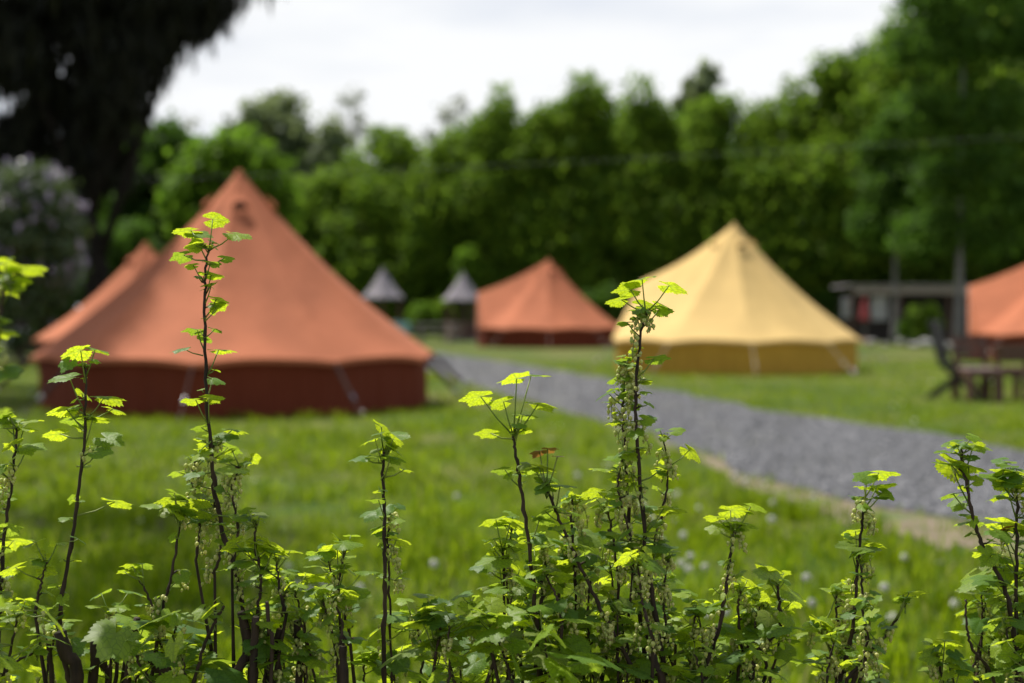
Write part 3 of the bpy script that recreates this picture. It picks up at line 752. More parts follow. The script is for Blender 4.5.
for k in range(48):
    a = 2 * math.pi * k / 48; ex = max(abs(math.cos(a)), abs(math.sin(a))); ux, uy = math.cos(a) / ex, math.sin(a) / ex
    prof.append((ux * .49, uy * .32, ux * (.52 + .02 * math.sin(k * 2.4)), uy * (.35 + .02 * math.sin(k * 2.4))))
vs = [(p_[0], p_[1], .80) for p_ in prof] + [(p_[2], p_[3], .36) for p_ in prof]
c.add(vs, [tuple(range(48))] + [(k, k + 48, (k + 1) % 48 + 48, (k + 1) % 48) for k in range(48)])
tag(c.build('tablecloth', M['turq'], t))

# ---------------------------------------------------------------- shelter, parasol, stones at the right
Ys = 55.0
def sx(px): return (px - 512) / F * Ys
t = thing('garden_shelter', 'low open shelter with pale fascia board under the trees at right', 'shelter', (sx(930), Ys, 0))
o0 = sx(930)
b = MB(); b.box((0, 0, 2.00), (sx(1005) - sx(852), .06, .24)); b.build('fascia', M['fascia'], t)
b = MB(); b.box((0, 1.5, 2.20), (sx(1010) - sx(848), 3.2, .07)); b.build('roof', M['shingle'], t)
b = MB(); b.box((0, 2.9, 1.0), (sx(1000) - sx(852), .08, 2.0)); b.build('back_wall', M['black'], t)
for px in (853, 900, 950, 1003):
    b = MB(); b.box((sx(px) - o0, .12, .92), (.10, .10, 1.84)); b.build('post', M['wood'], t)
for px, w, zt, zb in ((881, .62, 1.80, .85), (849, .42, 1.75, .95)):
    b = MB(); pts = 22
    vs = []
    for i in range(pts):
        u = i / (pts - 1); vs += [(sx(px) - o0 - w / 2 + w * u, .28 + .04 * math.sin(u * 22), zt), (sx(px) - o0 - w / 2 + w * u, .28 + .05 * math.sin(u * 22 + .4), zb)]
    b.add(vs, [(2 * i, 2 * i + 1, 2 * i + 3, 2 * i + 2) for i in range(pts - 1)]); b.build('curtain', M['curtain'], t, True)
Yp = 53.5; t = thing('parasol', 'closed dull red parasol standing in front of the pale curtains', 'parasol', ((865 - 512) / F * Yp, Yp, 0))
b = MB(); b.tube([(0, 0, .85), (0, 0, 1.0), (0, 0, 1.35), (0, 0, 1.62), (0, 0, 1.72)], [.20, .17, .12, .06, .02], 12, wob=.12); b.build('canopy', M['red'], t, True)
b = MB(); b.tube([(0, 0, 0), (0, 0, 1.78)], .02); b.build('pole', M['greywood'], t)
b = MB(); b.tube([(0, 0, 0), (0, 0, .05), (0, 0, .09), (0, 0, .2)], [.26, .26, .22, .04], 18); b.build('base', M['panel'], t)
stones = [(872, 345, .24), (885, 347, .17), (903, 346, .30), (914, 348, .22), (926, 347, .34), (938, 349, .25), (948, 348, .2), (960, 350, .3)]
sn = ['first', 'second', 'third', 'fourth', 'fifth', 'sixth', 'seventh', 'eighth']
for (px, py, s_), o_ in zip(stones, sn):
    g = ground(px, py); v, f = scatter_ico(np.array([[0, 0, s_ * .45]]), np.array([s_]), (1.25, .9, .62))
    o = link('boulder', np_mesh('boulder', v, f), M['stone'], None, True); o.location = (g.x, g.y, 0); o.rotation_euler = (0, 0, rnd.random() * 6)
    md = o.modifiers.new('s', 'SUBSURF'); md.levels = 1; md.render_levels = 2
    tag(o, f'{o_} pale stone from the left in the low border before the shelter', 'stone', 'pale stones edging the lawn by the shelter')

# ---------------------------------------------------------------- garden chairs
GC = 'wooden garden chairs beside the right hand tent'
def make_chair(name, label, loc, rz, bh, mat, seatm):
    """sturdy straight-legged chair, its seat faces local -y"""
    t = thing(name, label, 'chair', loc, rz, GC)
    w = .46
    b = MB(); [b.box((0, -.20 + .078 * k, .43), (w, .062, .028)) for k in range(6)]; b.build('seat', seatm, t)
    b = MB(); b.box((0, -.235, .375), (w - .06, .03, .085)); b.box((0, .21, .375), (w - .06, .03, .085)); b.box((-.2, 0, .375), (.03, .40, .085)); b.box((.2, 0, .375), (.03, .40, .085)); b.build('apron', mat, t)
    for s in (-1, 1):
        b = MB(); b.box((s * (w / 2 - .035), -.235, .208), (.095, .07, .416)); b.build('leg', mat, t)
        b = MB(); b.bar((s * (w / 2 - .035), .30, 0), (s * (w / 2 - .035), .23, .44), .095, .07, (0, 1, 0)); b.bar((s * (w / 2 - .035), .23, .44), (s * (w / 2 - .035), .31, bh), .08, .05, (0, 1, 0)); b.build('back_leg', mat, t)
    b = MB(); n = 5
    for k in range(n):
        z = .55 + (bh - .59) * k / (n - 1); y = .24 + .07 * (z - .46) / (bh - .46)
        b.box((0, y, z), (w - .02, .022, .052 if k < n - 1 else .075))
    b.build('backrest', mat, t)
    return t
def make_folding_chair(label, loc, rz, bh, mat):
    t = thing('folding_chair', label, 'chair', loc, rz, GC); w = .50
    b = MB(); [b.box((0, -.22 + .078 * k, .45), (w, .066, .028)) for k in range(6)]; b.build('seat', mat, t)
    for s in (-1, 1):
        b = MB(); b.bar((s * (w / 2 + .02), -.40, 0), (s * (w / 2 + .02), .16, .50), .035, .065); b.bar((s * (w / 2 + .02), .16, .50), (s * (w / 2 + .02), .30, bh), .035, .06); b.build('back_post', mat, t)
        b = MB(); b.bar((s * (w / 2 - .025), .36, 0), (s * (w / 2 - .025), -.22, .45), .035, .065); b.build('leg', mat, t)
        b = MB(); b.box((s * (w / 2 + .02), -.02, .66), (.055, .50, .03)); b.build('armrest', mat, t)
    b = MB(); n = 7
    for k in range(n):
        z = .54 + (bh - .58) * k / (n - 1); y = .165 + .13 * (z - .5) / (bh - .5)
        b.box((0, y, z), (w, .028, .070))
    b.build('backrest', mat, t)
    return t
g = ground(978, 401); make_chair('garden_chair', 'brown slatted chair with seat lightened as sunlit, facing the hedge', (g.x, g.y, 0), R(4), .84, M['wood'], M['woodlight'])
g = ground(1004, 400); make_chair('garden_chair', 'brown slatted chair turned away, its back beside the lightened seat', (g.x, g.y - .1, 0), R(176), .76, M['wood'], M['wood'])
g = ground(956, 399); make_folding_chair('black tall backed folding chair seen from the side with crossed legs', (g.x, g.y, 0), R(62), 1.06, M['black'])

# ---------------------------------------------------------------- overhead cable
pts = []
P0, P1 = at(-300, 190, 46), at(1400, 110, 40)
for i in range(60):
    u = i / 59; p_ = P0.lerp(P1, u); p_.z -= 1.1 * 4 * u * (1 - u) * .35; pts.append(p_)
b = MB(); b.tube(pts, .0045, 6); tag(b.build('overhead_cable', M['cable']), 'thin grey cable strung across in front of the tall trees', 'cable')

# ---------------------------------------------------------------- dandelions
def make_dandelion():
    t = thing('dandelion', 'white dandelion seed head standing in the lawn', 'dandelion', (0, 0, 0), 0, 'dandelion seed heads dotted over the lawn')
    b = MB(); b.tube(smoothpath([(0, 0, 0), (.01, 0, .07), (.004, .004, .145)], 6), .0022, 6); b.build('stem', M['stem'], t, True)
    n = 420; d = rng.normal(size=(n, 3)); d /= np.linalg.norm(d, axis=1)[:, None]
    V = []; Fq = []
    c0 = np.array([.004, .004, .15])
    for i in range(n):
        dd = d[i]; a = np.cross(dd, [.3, .2, .9]); a /= np.linalg.norm(a); bb = np.cross(dd, a); e = c0 + dd * .021
        k = len(V); V += [e - a * .006 - bb * .001, e + a * .006 - bb * .001, e + a * .006 + bb * .001 + dd * .002, e - a * .006 + bb * .001 + dd * .002]; Fq.append((k, k + 1, k + 2, k + 3))
        k = len(V); V += [e - bb * .006 - a * .001, e + bb * .006 - a * .001, e + bb * .006 + a * .001 + dd * .002, e - bb * .006 + a * .001 + dd * .002]; Fq.append((k, k + 1, k + 2, k + 3))
    link('seed_head', np_mesh('seed_head', V, Fq), M['fluff'], t)
    b = MB(); b.tube([(.004, .004, .143), (.004, .004, .15), (.004, .004, .157)], [.003, .006, .003], 8); b.build('receptacle', M['stem'], t)
    return t
dn = make_dandelion()
DP = [(522, 383), (528, 392), (289, 576), (283, 592), (256, 590), (520, 383), (243, 457), (255, 492), (610, 470), (645, 432), (500, 380), (655, 345), (688, 384)]
for _ in range(34):
    px = rnd.gauss(700, 90); py = rnd.uniform(450, 640)
    DP.append((px, py))
for _ in range(9): DP.append((rnd.uniform(250, 640), rnd.uniform(560, 680)))
for _ in range(7): DP.append((rnd.uniform(880, 1020), rnd.uniform(560, 680)))
for _ in range(8): DP.append((rnd.uniform(60, 460), rnd.uniform(440, 660)))
for _ in range(7): DP.append((rnd.uniform(480, 620), rnd.uniform(400, 440)))
for _ in range(8): DP.append((rnd.uniform(870, 1020), rnd.uniform(380, 430)))
DP += [(646, 553), (684, 548), (690, 565), (682, 583), (704, 582), (678, 492), (736, 487), (698, 513)]
first = True
for px, py in DP:
    g = ground(px, py + 4)
    if inpoly(np.array([g.x]), np.array([g.y]), track_poly)[0] or any((g.x - a) ** 2 + (g.y - b_) ** 2 < 7.5 for a, b_ in TENTS): continue
    o = dn if first else copy_tree(dn); first = False
    o.location = (g.x, g.y, rnd.uniform(-.07, 0)); o.rotation_euler = (0, 0, rnd.random() * 6); s_ = rnd.uniform(.5, .82); o.scale = (s_, s_, s_)

# ---------------------------------------------------------------- currant bushes (the sharp foreground)
def leaf_proto(seed):
    q = random.Random(seed); NA = 56; rings = (.30, .58, .82, 1.0)
    lob = [(0, 1.0, .50), (R(52), .86, .44), (-R(52), .86, .44), (R(112), .60, .42), (-R(112), .60, .42)]
    lob = [(a + q.uniform(-.06, .06), l * q.uniform(.93, 1.06), w) for a, l, w in lob]
    curl = q.uniform(.18, .5); fold = q.uniform(.0, .28); tw = q.uniform(-.2, .2); droop = q.uniform(.1, .45)
    V = [(0, 0, 0)]; uv = [(.5, .5)]; vein = [1]
    for rg in rings:
        for i in range(NA):
            ph = R(-158) + R(316) * i / (NA - 1)
            r_ = .77 - .10 * abs(ph) / R(158)
            for a, l, w in lob: r_ = max(r_, l * math.exp(-((ph - a) / w) ** 2 * .62))
            if rg == 1.0: r_ *= 1 + .055 * (1 if i % 2 else -1) + q.uniform(-.015, .015)
            if abs(ph) > R(140): r_ = max(r_ * .92, .48)
            x, y = rg * r_ * math.sin(ph), rg * r_ * math.cos(ph)
            vn = max(math.exp(-((ph - a) * rg / .045) ** 2) for a, l, w in lob)
            z = -droop * max(0, y) ** 2 * .6 - curl * x * x + fold * abs(x) + tw * x * y
            z += -.012 * vn + .035 * math.sin(ph * 5 + seed) * rg * rg
            V.append((x, y, z)); uv.append((x * .5 + .5, y * .5 + .5)); vein.append(vn * .75)
    T = []
    for i in range(NA - 1): T.append((0, 1 + i + 1, 1 + i))
    for k in range(len(rings) - 1):
        a0 = 1 + k * NA; a1 = a0 + NA
        for i in range(NA - 1):
            T.append((a0 + i, a0 + i + 1, a1 + i + 1)); T.append((a0 + i, a1 + i + 1, a1 + i))
    return np.array(V), np.array(T), np.array(uv), np.array(vein)
LP = [leaf_proto(s) for s in range(9)]
class Leaves:
    def __init__(s): s.V = []; s.T = []; s.U = []; s.W = []; s.M = []; s.n = 0
    def add(s, pos, tip, up, size, mi):
        """pos: where the petiole joins; tip direction; size = distance from there to the tip"""
        v, t, u, w = LP[rnd.randrange(len(LP))]
        y = tip.normalized(); x = y.cross(up)
        if x.length < 1e-3: x = Vector((1, 0, 0))
        x.normalize(); z = x.cross(y)
        Mx = np.array([[x.x, y.x, z.x], [x.y, y.y, z.y], [x.z, y.z, z.z]])
        sc_ = np.array([rnd.uniform(.88, 1.08), 1, rnd.uniform(.6, 1.25)])
        s.V.append((v * sc_ * size) @ Mx.T + np.array(pos)); s.T.append(t + s.n); s.U.append(u + rnd.random() * 7); s.W.append(w); s.M.append(np.full(len(t), mi)); s.n += len(v)
    def build(s, parent, PT):
        if not s.n: return
        T = []
        for f in PT.f:
            for i in range(1, len(f) - 1): T.append((f[0], f[i], f[i + 1]))
        if PT.v:
            s.V.append(np.array(PT.v)); s.T.append(np.array(T) + s.n); s.M.append(np.full(len(T), 3)); s.U.append(np.zeros((len(PT.v), 2))); s.W.append(np.zeros(len(PT.v)))
        me = np_mesh('leaves', np.vstack(s.V), np.vstack(s.T), np.concatenate(s.M), np.vstack(s.U), np.concatenate(s.W))
        return link('leaves', me, [M['young'], M['mature'], M['wilted'], M['petiole']], parent, True)
def sphere_proto():
    V = [(0, 0, 1)]; T = []; n = 8; K = 4
    for i in range(1, K):
        a = math.pi * i / K
        for j in range(n): b = 2 * math.pi * j / n; V.append((math.sin(a) * math.cos(b), math.sin(a) * math.sin(b), math.cos(a)))
    V.append((0, 0, -1)); e = len(V) - 1
    for j in range(n):
        T.append((0, 1 + j, 1 + (j + 1) % n)); T.append((e, e - n + (j + 1) % n, e - n + j))
    for i in range(K - 2):
        for j in range(n):
            a = 1 + i * n + j; b = 1 + i * n + (j + 1) % n; T += [(a, a + n, b + n), (a, b + n, b)]
    return np.array(V), np.array(T)
SV, ST = sphere_proto()
class Berries:
    def __init__(s): s.done = []; s.stalk = MB(); s.fresh()
    def fresh(s): s.V = []; s.T = []; s.M = []; s.n = 0
    def one(s, p_, r_, mi=0):
        s.V.append(SV * r_ * np.array([1, 1, rnd.uniform(1, 1.15)]) + np.array(p_)); s.T.append(ST + s.n); s.M.append(np.full(len(ST), mi)); s.n += len(SV)
    def raceme(s, p_, length, n, out_):
        pts = [p_, p_ + out_ * length * .35 + Vector((0, 0, -length * .1)), p_ + out_ * length * .5 + Vector((0, 0, -length * .6)), p_ + out_ * length * .5 + Vector((rnd.uniform(-.004, .004), 0, -length))]
        path = smoothpath(pts, 8); s.stalk.tube(path, .0006, 4)
        for i in range(n):
            u = .22 + .78 * (i + rnd.random() * .4) / n; k = min(6, int(u * 7)); c = path[k].lerp(path[k + 1], u * 7 - k)
            a = i * 2.4 + rnd.random(); r_ = rnd.uniform(.0027, .0040) * (1.12 - .45 * u); o = Vector((math.cos(a), math.sin(a), -.3)) * rnd.uniform(.003, .006)
            s.one(c + o, r_)
            s.one(c + o + Vector((0, 0, -r_ * 1.15)) + o * .15, r_ * .42, 1)
        s.done.append((np.vstack(s.V), np.vstack(s.T), np.concatenate(s.M))); s.fresh()
    def build(s, parent):
        for V, T, Mi in s.done: link('berry_cluster', np_mesh('berry_cluster', V, T, Mi), [M['berry'], M['floret']], parent, True)
def rdir(upmin=.0, upmax=.5):
    a = rnd.random() * 6.283; return Vector((math.cos(a), math.sin(a), rnd.uniform(upmin, upmax))).normalized()
def put_leaf(LV, PT, node, d, pet, size, mi, flat=.75):
    """petiole from node along d, blade at its end lying roughly level, its tip outward and a little down"""
    end = node + d * pet
    mid_ = node.lerp(end, .55) + Vector((0, 0, -pet * .06))
    PT.tube([node, mid_, end], [.0011, .0008, .0007], 5)
    hd = Vector((d.x, d.y, 0)); hd = hd.normalized() if hd.length > 1e-3 else Vector((1, 0, 0))
    tip = (hd + Vector((rnd.uniform(-.5, .5), rnd.uniform(-.5, .5), rnd.uniform(-.55, .25)))).normalized()
    up = Vector((rnd.gauss(0, .4), rnd.gauss(.15, .45), 1)).normalized()
    LV.add(end, tip, up, size, mi)
def make_cane(bush, px_pts, Y, r0, r1, leafy=.25, dens=1.0, berries=.4, tip=5, tipsize=.020, ysp=0.0, hero=(), up_ext=True, wilted=False, lsize=1.0):
    """px_pts bottom -> top; the cane goes on down to the foot of its bush"""
    Ys_ = [Y + ysp * i / max(1, len(px_pts) - 1) for i in range(len(px_pts))]
    org = Vector(bush.location)
    top_pts = [at(x, y, yy) for (x, y), yy in zip(px_pts, Ys_)]
    foot = Vector((org.x + rnd.uniform(-.07, .07), org.y + rnd.uniform(-.06, .06), -.02))
    b0 = top_pts[0]
    low = [foot, foot.lerp(b0, .5) + Vector((rnd.uniform(-.02, .02), rnd.uniform(-.02, .02), .03))]
    path_low = smoothpath(low + [b0, top_pts[1] if len(top_pts) > 1 else b0 + Vector((0, 0, .05))], 16)
    path_low = [p_ for p_ in path_low if p_.z < b0.z - .004]
    path_up = smoothpath(top_pts, max(8, int(len(top_pts) * 7)))
    path_up = [p_ + Vector((rnd.gauss(0, .0008), rnd.gauss(0, .0008), 0)) for p_ in path_up]
    full = path_low + path_up; n = len(full); nl = len(path_low)
    rad = [r0 * 1.5 + (r0 - r0 * 1.5) * i / max(1, nl) for i in range(nl)] + [r0 + (r1 - r0) * i / (len(path_up) - 1) for i in range(len(path_up))]
    rad = [r_ * (1 + (.28 if (i % 4 == 0 and r_ > .0012) else 0)) for i, r_ in enumerate(rad)]
    c = MB(); c.tube([p_ - org for p_ in full], rad, 8, wob=.10)
    # short spurs at the nodes
    cane = None
    LV, PT, BR = Leaves(), MB(), Berries()
    ln = sum((path_up[i + 1] - path_up[i]).length for i in range(len(path_up) - 1))
    step = .021; k = max(2, int(ln / step))
    for j in range(k + 1):
        u = j / k
        if u < leafy: 
            if rnd.random() > .3 * dens: continue
        if rnd.random() > .86 * min(1.15, dens + .15): continue
        idx = u * (len(path_up) - 1); a = min(int(idx), len(path_up) - 2); node = path_up[a].lerp(path_up[a + 1], idx - a) - org
        d = rdir(.1, .8); spur = d * rnd.uniform(.002, .010)
        if rnd.random() < .5: c.tube([node, node + spur], [.0016, .0013], 6)
        node = node + spur
        m = rnd.choice((1, 2, 2, 2, 3, 3)) if dens >= .8 else rnd.choice((1, 1, 2, 3))
        for _ in range(m):
            size = rnd.choice((.006, .008, .010, .012, .014, .018)) * lsize * rnd.uniform(.95, 1.35)
            young = rnd.random() < .36 + .25 * u
            put_leaf(LV, PT, node, rdir(-.1, 1.1), size * rnd.uniform(.7, 1.7), size, 0 if young else 1)
        if rnd.random() < berries:
            for _ in range(rnd.choice((1, 1, 2))):
                BR.raceme(node, rnd.uniform(.014, .034), rnd.randint(4, 10), Vector((rnd.uniform(-1, 1), rnd.uniform(-1, 1), 0)).normalized())
    tipn = path_up[-1] - org
    for j in range(tip):
        d = rdir(.5, 2.2); size = tipsize * rnd.uniform(.55, 1.1)
        put_leaf(LV, PT, tipn + Vector((0, 0, rnd.uniform(-.012, .002))), d, size * rnd.uniform(1.0, 1.9), size, 2 if wilted and rnd.random() < .5 else (0 if rnd.random() < .72 else 1))
    if tip:   # small folded leaves in the shoot tip
        for j in range(3): put_leaf(LV, PT, tipn, rdir(.8, 3), .006, .006, 0)
    for h in hero:
        hx, hy, wpx, side, mi = h[:5]
        Yh = Ys_[-1] + rnd.uniform(-.02, .02); P = at(hx, hy, Yh) - org; size = wpx * Yh / F * .56
        # from nearest cane point a bit lower
        src = min(path_up, key=lambda q_: abs((q_ - org - P).length - size * 1.9 - .008) + 2.2 * max(0, (q_ - org).z - P.z + .006)) - org
        td = Vector((side, rnd.uniform(-.5, .1), rnd.uniform(-.25, .12))).normalized()
        end = P - td * size * .45
        PT.tube([src, src.lerp(end, .5) + Vector((0, 0, -.003)), end], [.0013, .0010, .0008], 6)
        LV.add(end, td, Vector((rnd.gauss(0, .2), rnd.choice((.45, .55, .35, .6, .3, -.3)) + rnd.gauss(0, .1), 1)).normalized(), size * 1.30, mi)
    cane = c.build('cane', M['bark'], bush, True)
    PT.add(BR.stalk.v, BR.stalk.f)
    LV.build(cane, PT)
    BR.build(cane)
    return cane
def stub(bush, px_pts, Y, w):
    org = Vector(bush.location); pts = [at(x, y, Y) - org for x, y in px_pts]
    foot = Vector((rnd.uniform(-.05, .05), rnd.uniform(-.04, .04), -.02))
    path = smoothpath([foot, foot.lerp(pts[0], .55) + Vector((rnd.uniform(-.02, .02), 0, 0))] + pts, 16)
    r_ = w / 2 / F * Y
    rad = [r_ * rnd.uniform(.88, 1.16) for _ in range(16)]; rad[0] = r_ * 1.5; rad[-1] = r_ * .95
    c = MB(); c.tube(path, rad, 10, wob=.10); o = c.build('pruned_stub', M['bark'], bush, True)
    d = (path[-1] - path[-2]).normalized(); e = MB(); e.tube([path[-1] - d * .0004, path[-1] + d * .0012], [r_ * .80, r_ * .72], 10); e.build('cut_face', M['cut'], o)
def fill(bush, poly, n, Y0, Y1, **kw):
    """short side shoots whose tips lie in the given rectangle"""
    x0, y0, x1, y1 = poly
    for _ in range(int(n * .46 + .5)):
        x = rnd.uniform(x0, x1); y = rnd.uniform(y0, y1); Y = rnd.uniform(Y0, Y1)
        bx = x + rnd.uniform(-22, 22); ln = rnd.uniform(45, 110)
        make_cane(bush, [(bx, y + ln), ((x + bx) / 2 + rnd.uniform(-5, 5), y + ln * .5), (x, y)], Y, .0024, .0011, leafy=0, dens=rnd.uniform(.8, 1.2), berries=kw.get('berries', .35), tip=kw.get('tip', 4), tipsize=kw.get('ts', .018), lsize=kw.get('ls', 1.15) * 1.28, ysp=rnd.uniform(-.03, .03))
GB = 'currant bushes forming the low hedge in front'
def bush(px, Y, label):
    return thing('currant_bush', label, 'bush', ((px - 512) / F * Y, Y, 0), 0, GB)
y_, m_ = 0, 1
bA = bush(40, 2.0, 'currant bush at the left end, its shoot topped by a pair of leaves')
make_cane(bA, [(72, 690), (60, 640), (62, 600), (75, 520), (84, 440), (86, 368)], 2.0, .0038, .0015, .12, .75, .12, 3, .016,
          hero=[(100, 350, 24, 1, 0), (74, 352, 26, -1, 0), (62, 378, 30, -1, 0), (112, 397, 32, 1, 0), (118, 410, 24, 1, 0), (100, 418, 30, 1, 0), (60, 410, 26, -1, 0), (112, 440, 28, 1, 0), (122, 502, 30, 1, 0), (54, 434, 22, -1, 0), (70, 420, 20, -1, 1), (104, 452, 24, 1, 1)])
make_cane(bA, [(0, 600), (4, 540), (12, 480), (17, 430)], 2.06, .003, .0014, 0, .9, .5, 5, .024, hero=[(5, 418, 30, -1, 0), (30, 428, 26, 1, 0), (34, 446, 26, 1, 0)])
make_cane(bA, [(-30, 700), (-22, 560), (-14, 430), (-4, 340), (4, 290)], 1.42, .003, .0015, .45, .8, .6, 3, .018, hero=[(30, 268, 36, 1, 0), (12, 264, 26, 1, 0), (8, 288, 34, 1, 0), (-6, 275, 32, -1, 0), (4, 318, 22, 1, 1)])
make_cane(bA, [(-5, 690), (12, 665), (36, 652)], 1.95, .0024, .0014, 0, .7, .2, 4, .018)
fill(bA, (-30, 560, 48, 670), 9, 1.85, 2.2, ts=.020, ls=1.3)
fill(bA, (-20, 440, 30, 540), 3, 1.95, 2.2, ts=.018)
fill(bA, (50, 590, 150, 670), 2, 2.05, 2.3, ts=.014)
stub(bA, [(76, 690), (66, 655), (60, 632)], 1.96, 13); stub(bA, [(92, 690), (95, 655), (94, 628)], 2.0, 9); stub(bA, [(108, 690), (104, 668), (98, 650)], 2.02, 8)
stub(bA, [(52, 690), (50, 660), (48, 638)], 2.06, 5)
stub(bA, [(114, 690), (113, 655), (111, 622)], 2.03, 4); stub(bA, [(126, 690), (131, 650), (137, 618)], 1.98, 7); stub(bA, [(121, 690), (126, 655), (130, 626)], 2.05, 4)
bB = bush(240, 2.0, 'currant bush with the tallest single shoot, in front of the large orange tent')
make_cane(bB, [(252, 690), (247, 640), (238, 580), (222, 530), (213, 470), (207, 400), (205, 330), (205, 280), (208, 250)], 2.0, .0042, .0014, .0, .62, .06, 4, .014,
          hero=[(184, 231, 27, -1, 0), (219, 219, 24, .8, 0), (241, 235, 27, 1, 0), (201, 234, 24, 1, 0), (179, 256, 20, -1, 1), (190, 266, 14, -1, 0), (228, 258, 16, 1, 1), (214, 263, 18, .5, 1), (216, 275, 20, 1, 0), (208, 284, 16, -.4, 0), (221, 300, 20, 1, 0), (192, 330, 22, -1, 1), (225, 350, 26, 1, 0), (217, 380, 18, 1, 1), (190, 400, 22, -1, 0), (214, 398, 22, 1, 0), (238, 430, 24, 1, 0)])
make_cane(bB, [(215, 575), (222, 540), (214, 500), (212, 462), (214, 440)], 2.02, .002, .0012, 0, 1.3, 1.0, 4, .018, lsize=1.2)
make_cane(bB, [(232, 570), (238, 530), (232, 490), (240, 468)], 1.98, .002, .0012, 0, 1.25, .95, 4, .016, lsize=1.3)
make_cane(bB, [(196, 560), (200, 520), (192, 480), (196, 462)], 2.03, .002, .0012, .2, 1.0, .95, 4, .014, lsize=1.0)
make_cane(bB, [(150, 695), (158, 640), (163, 606), (172, 575), (180, 519)], 2.0, .0032, .0015, .3, .6, .6, 4, .018, hero=[(168, 500, 28, -1, 0), (150, 505, 20, -1, 0), (186, 512, 26, 1, 1), (180, 494, 24, .6, 1)])
make_cane(bB, [(162, 650), (154, 612), (145, 590), (136, 574)], 2.02, .002, .001, .5, .5, .5, 3, .012, hero=[(128, 566, 18, -1, 0), (146, 564, 18, 1, 1)])
make_cane(bB, [(256, 690), (257, 620), (261, 582), (255, 545), (256, 524)], 1.97, .0026, .0013, .2, 1.0, .3, 5, .018, hero=[(262, 545, 30, 1, 0), (278, 552, 24, 1, 0), (240, 548, 22, -1, 1)], lsize=1.2)
make_cane(bB, [(192, 690), (202, 650), (215, 622), (224, 606)], 1.93, .0026, .0016, .6, .5, .0, 0)
for pts, w in (([(236, 695), (247, 655), (246, 632), (241, 612)], 9), ([(252, 690), (254, 650), (256, 617)], 8), ([(268, 690), (274, 655), (280, 629)], 7), ([(299, 680), (298, 650), (297, 621)], 7), ([(272, 660), (269, 630), (267, 602)], 4), ([(168, 690), (158, 668), (151, 655)], 11), ([(172, 690), (166, 672), (160, 660)], 8)):
    stub(bB, pts, rnd.uniform(1.94, 2.04), w)
fill(bB, (110, 610, 240, 672), 15, 1.88, 2.15, ts=.024, ls=1.6); fill(bB, (235, 545, 300, 620), 6, 1.95, 2.15); fill(bB, (240, 620, 330, 675), 9, 1.9, 2.15, ts=.022, ls=1.3)
bC = bush(370, 2.02, 'currant bush with a neat leaf rosette on a straight shoot, below the large orange tent')
make_cane(bC, [(384, 695), (384, 600), (385, 540), (383, 480), (384, 452)], 2.0, .0034, .0018, .2, .45, .05, 9, .020, hero=[(370, 440, 22, -1, 0), (400, 436, 26, 1, 0), (386, 430, 24, .3, 0), (358, 458, 20, -1, 1), (396, 458, 24, 1, 1), (374, 500, 18, -1, 1), (402, 540, 24, 1, 0), (408, 470, 14, 1, 0), (380, 528, 22, -.4, 0)], lsize=.9)
make_cane(bC, [(392, 690), (390, 600), (388, 550), (389, 515)], 2.04, .002, .001, .1, .8, .7, 2, .012)
make_cane(bC, [(338, 695), (337, 660), (330, 628), (322, 600)], 1.97, .0024, .0013, 0, 1.0, .6, 5, .020)
make_cane(bC, [(345, 690), (341, 640), (338, 590), (344, 552)], 2.0, .0024, .0013, .4, .9, .3, 4, .020, hero=[(330, 549, 30, -1, 0), (350, 543, 26, 1, 0), (340, 565, 20, -1, 1), (356, 593, 38, 1, 0)])
make_cane(bC, [(318, 695), (308, 645), (300, 618)], 1.98, .002, .0011, 0, .8, .5, 4, .016)
make_cane(bC, [(430, 695), (436, 655), (441, 622)], 1.96, .0026, .0014, 0, 1.1, .5, 6, .022, hero=[(415, 622, 32, -1, 0), (460, 628, 34, 1, 0), (436, 610, 32, .3, 0), (448, 612, 30, 1, 0), (450, 645, 30, 1, 0), (425, 612, 24, -1, 0)])
stub(bC, [(344, 700), (343, 660), (343, 646)], 1.95, 8); stub(bC, [(344, 655), (349, 645), (353, 638)], 1.95, 3)
fill(bC, (275, 590, 345, 675), 9, 1.9, 2.15, ts=.020, ls=1.25); fill(bC, (350, 620, 470, 680), 13, 1.88, 2.15, ts=.022, ls=1.5); fill(bC, (290, 560, 340, 590), 2, 1.98, 2.1); fill(bC, (400, 600, 480, 640), 4, 1.9, 2.1, ts=.020, ls=1.3)
bD = bush(550, 2.0, 'currant bush left of centre with reddened curled leaves on one leaning shoot')
make_cane(bD, [(541, 700), (537, 640), (531, 560), (521, 490), (515, 450), (513, 436)], 1.98, .0036, .0016, .15, .5, .05, 4, .014, hero=[(510, 379, 30, -.3, 0), (538, 375, 28, 1, 0), (473, 397, 30, -1, 0), (498, 402, 24, -1, 0), (545, 405, 30, 1, 0), (528, 415, 24, 1, 1), (485, 433, 22, -1, 0), (500, 470, 20, -1, 1), (545, 520, 22, 1, 1)])
make_cane(bD, [(648, 700), (625, 655), (602, 612), (580, 565), (562, 525), (547, 490)], 1.96, .0034, .0016, .1, .8, .5, 5, .016, hero=[(536, 452, 15, -1, 2), (552, 449, 17, 1, 2), (560, 456, 12, .5, 2), (545, 468, 24, 1, 0), (530, 470, 22, -1, 1), (566, 485, 24, 1, 0), (548, 478, 22, 1, 0)], lsize=1.0)
make_cane(bD, [(508, 695), (506, 640), (504, 590), (503, 552)], 2.03, .0026, .0014, .0, .9, .5, 5, .020, hero=[(489, 521, 28, -1, 0), (516, 524, 26, 1, 0), (490, 560, 34, -1, 0), (480, 566, 22, -1, 1), (512, 548, 22, 1, 1)])
make_cane(bD, [(507, 600), (508, 560), (512, 530)], 2.04, .0018, .0012, .0, .8, .5, 4, .018)
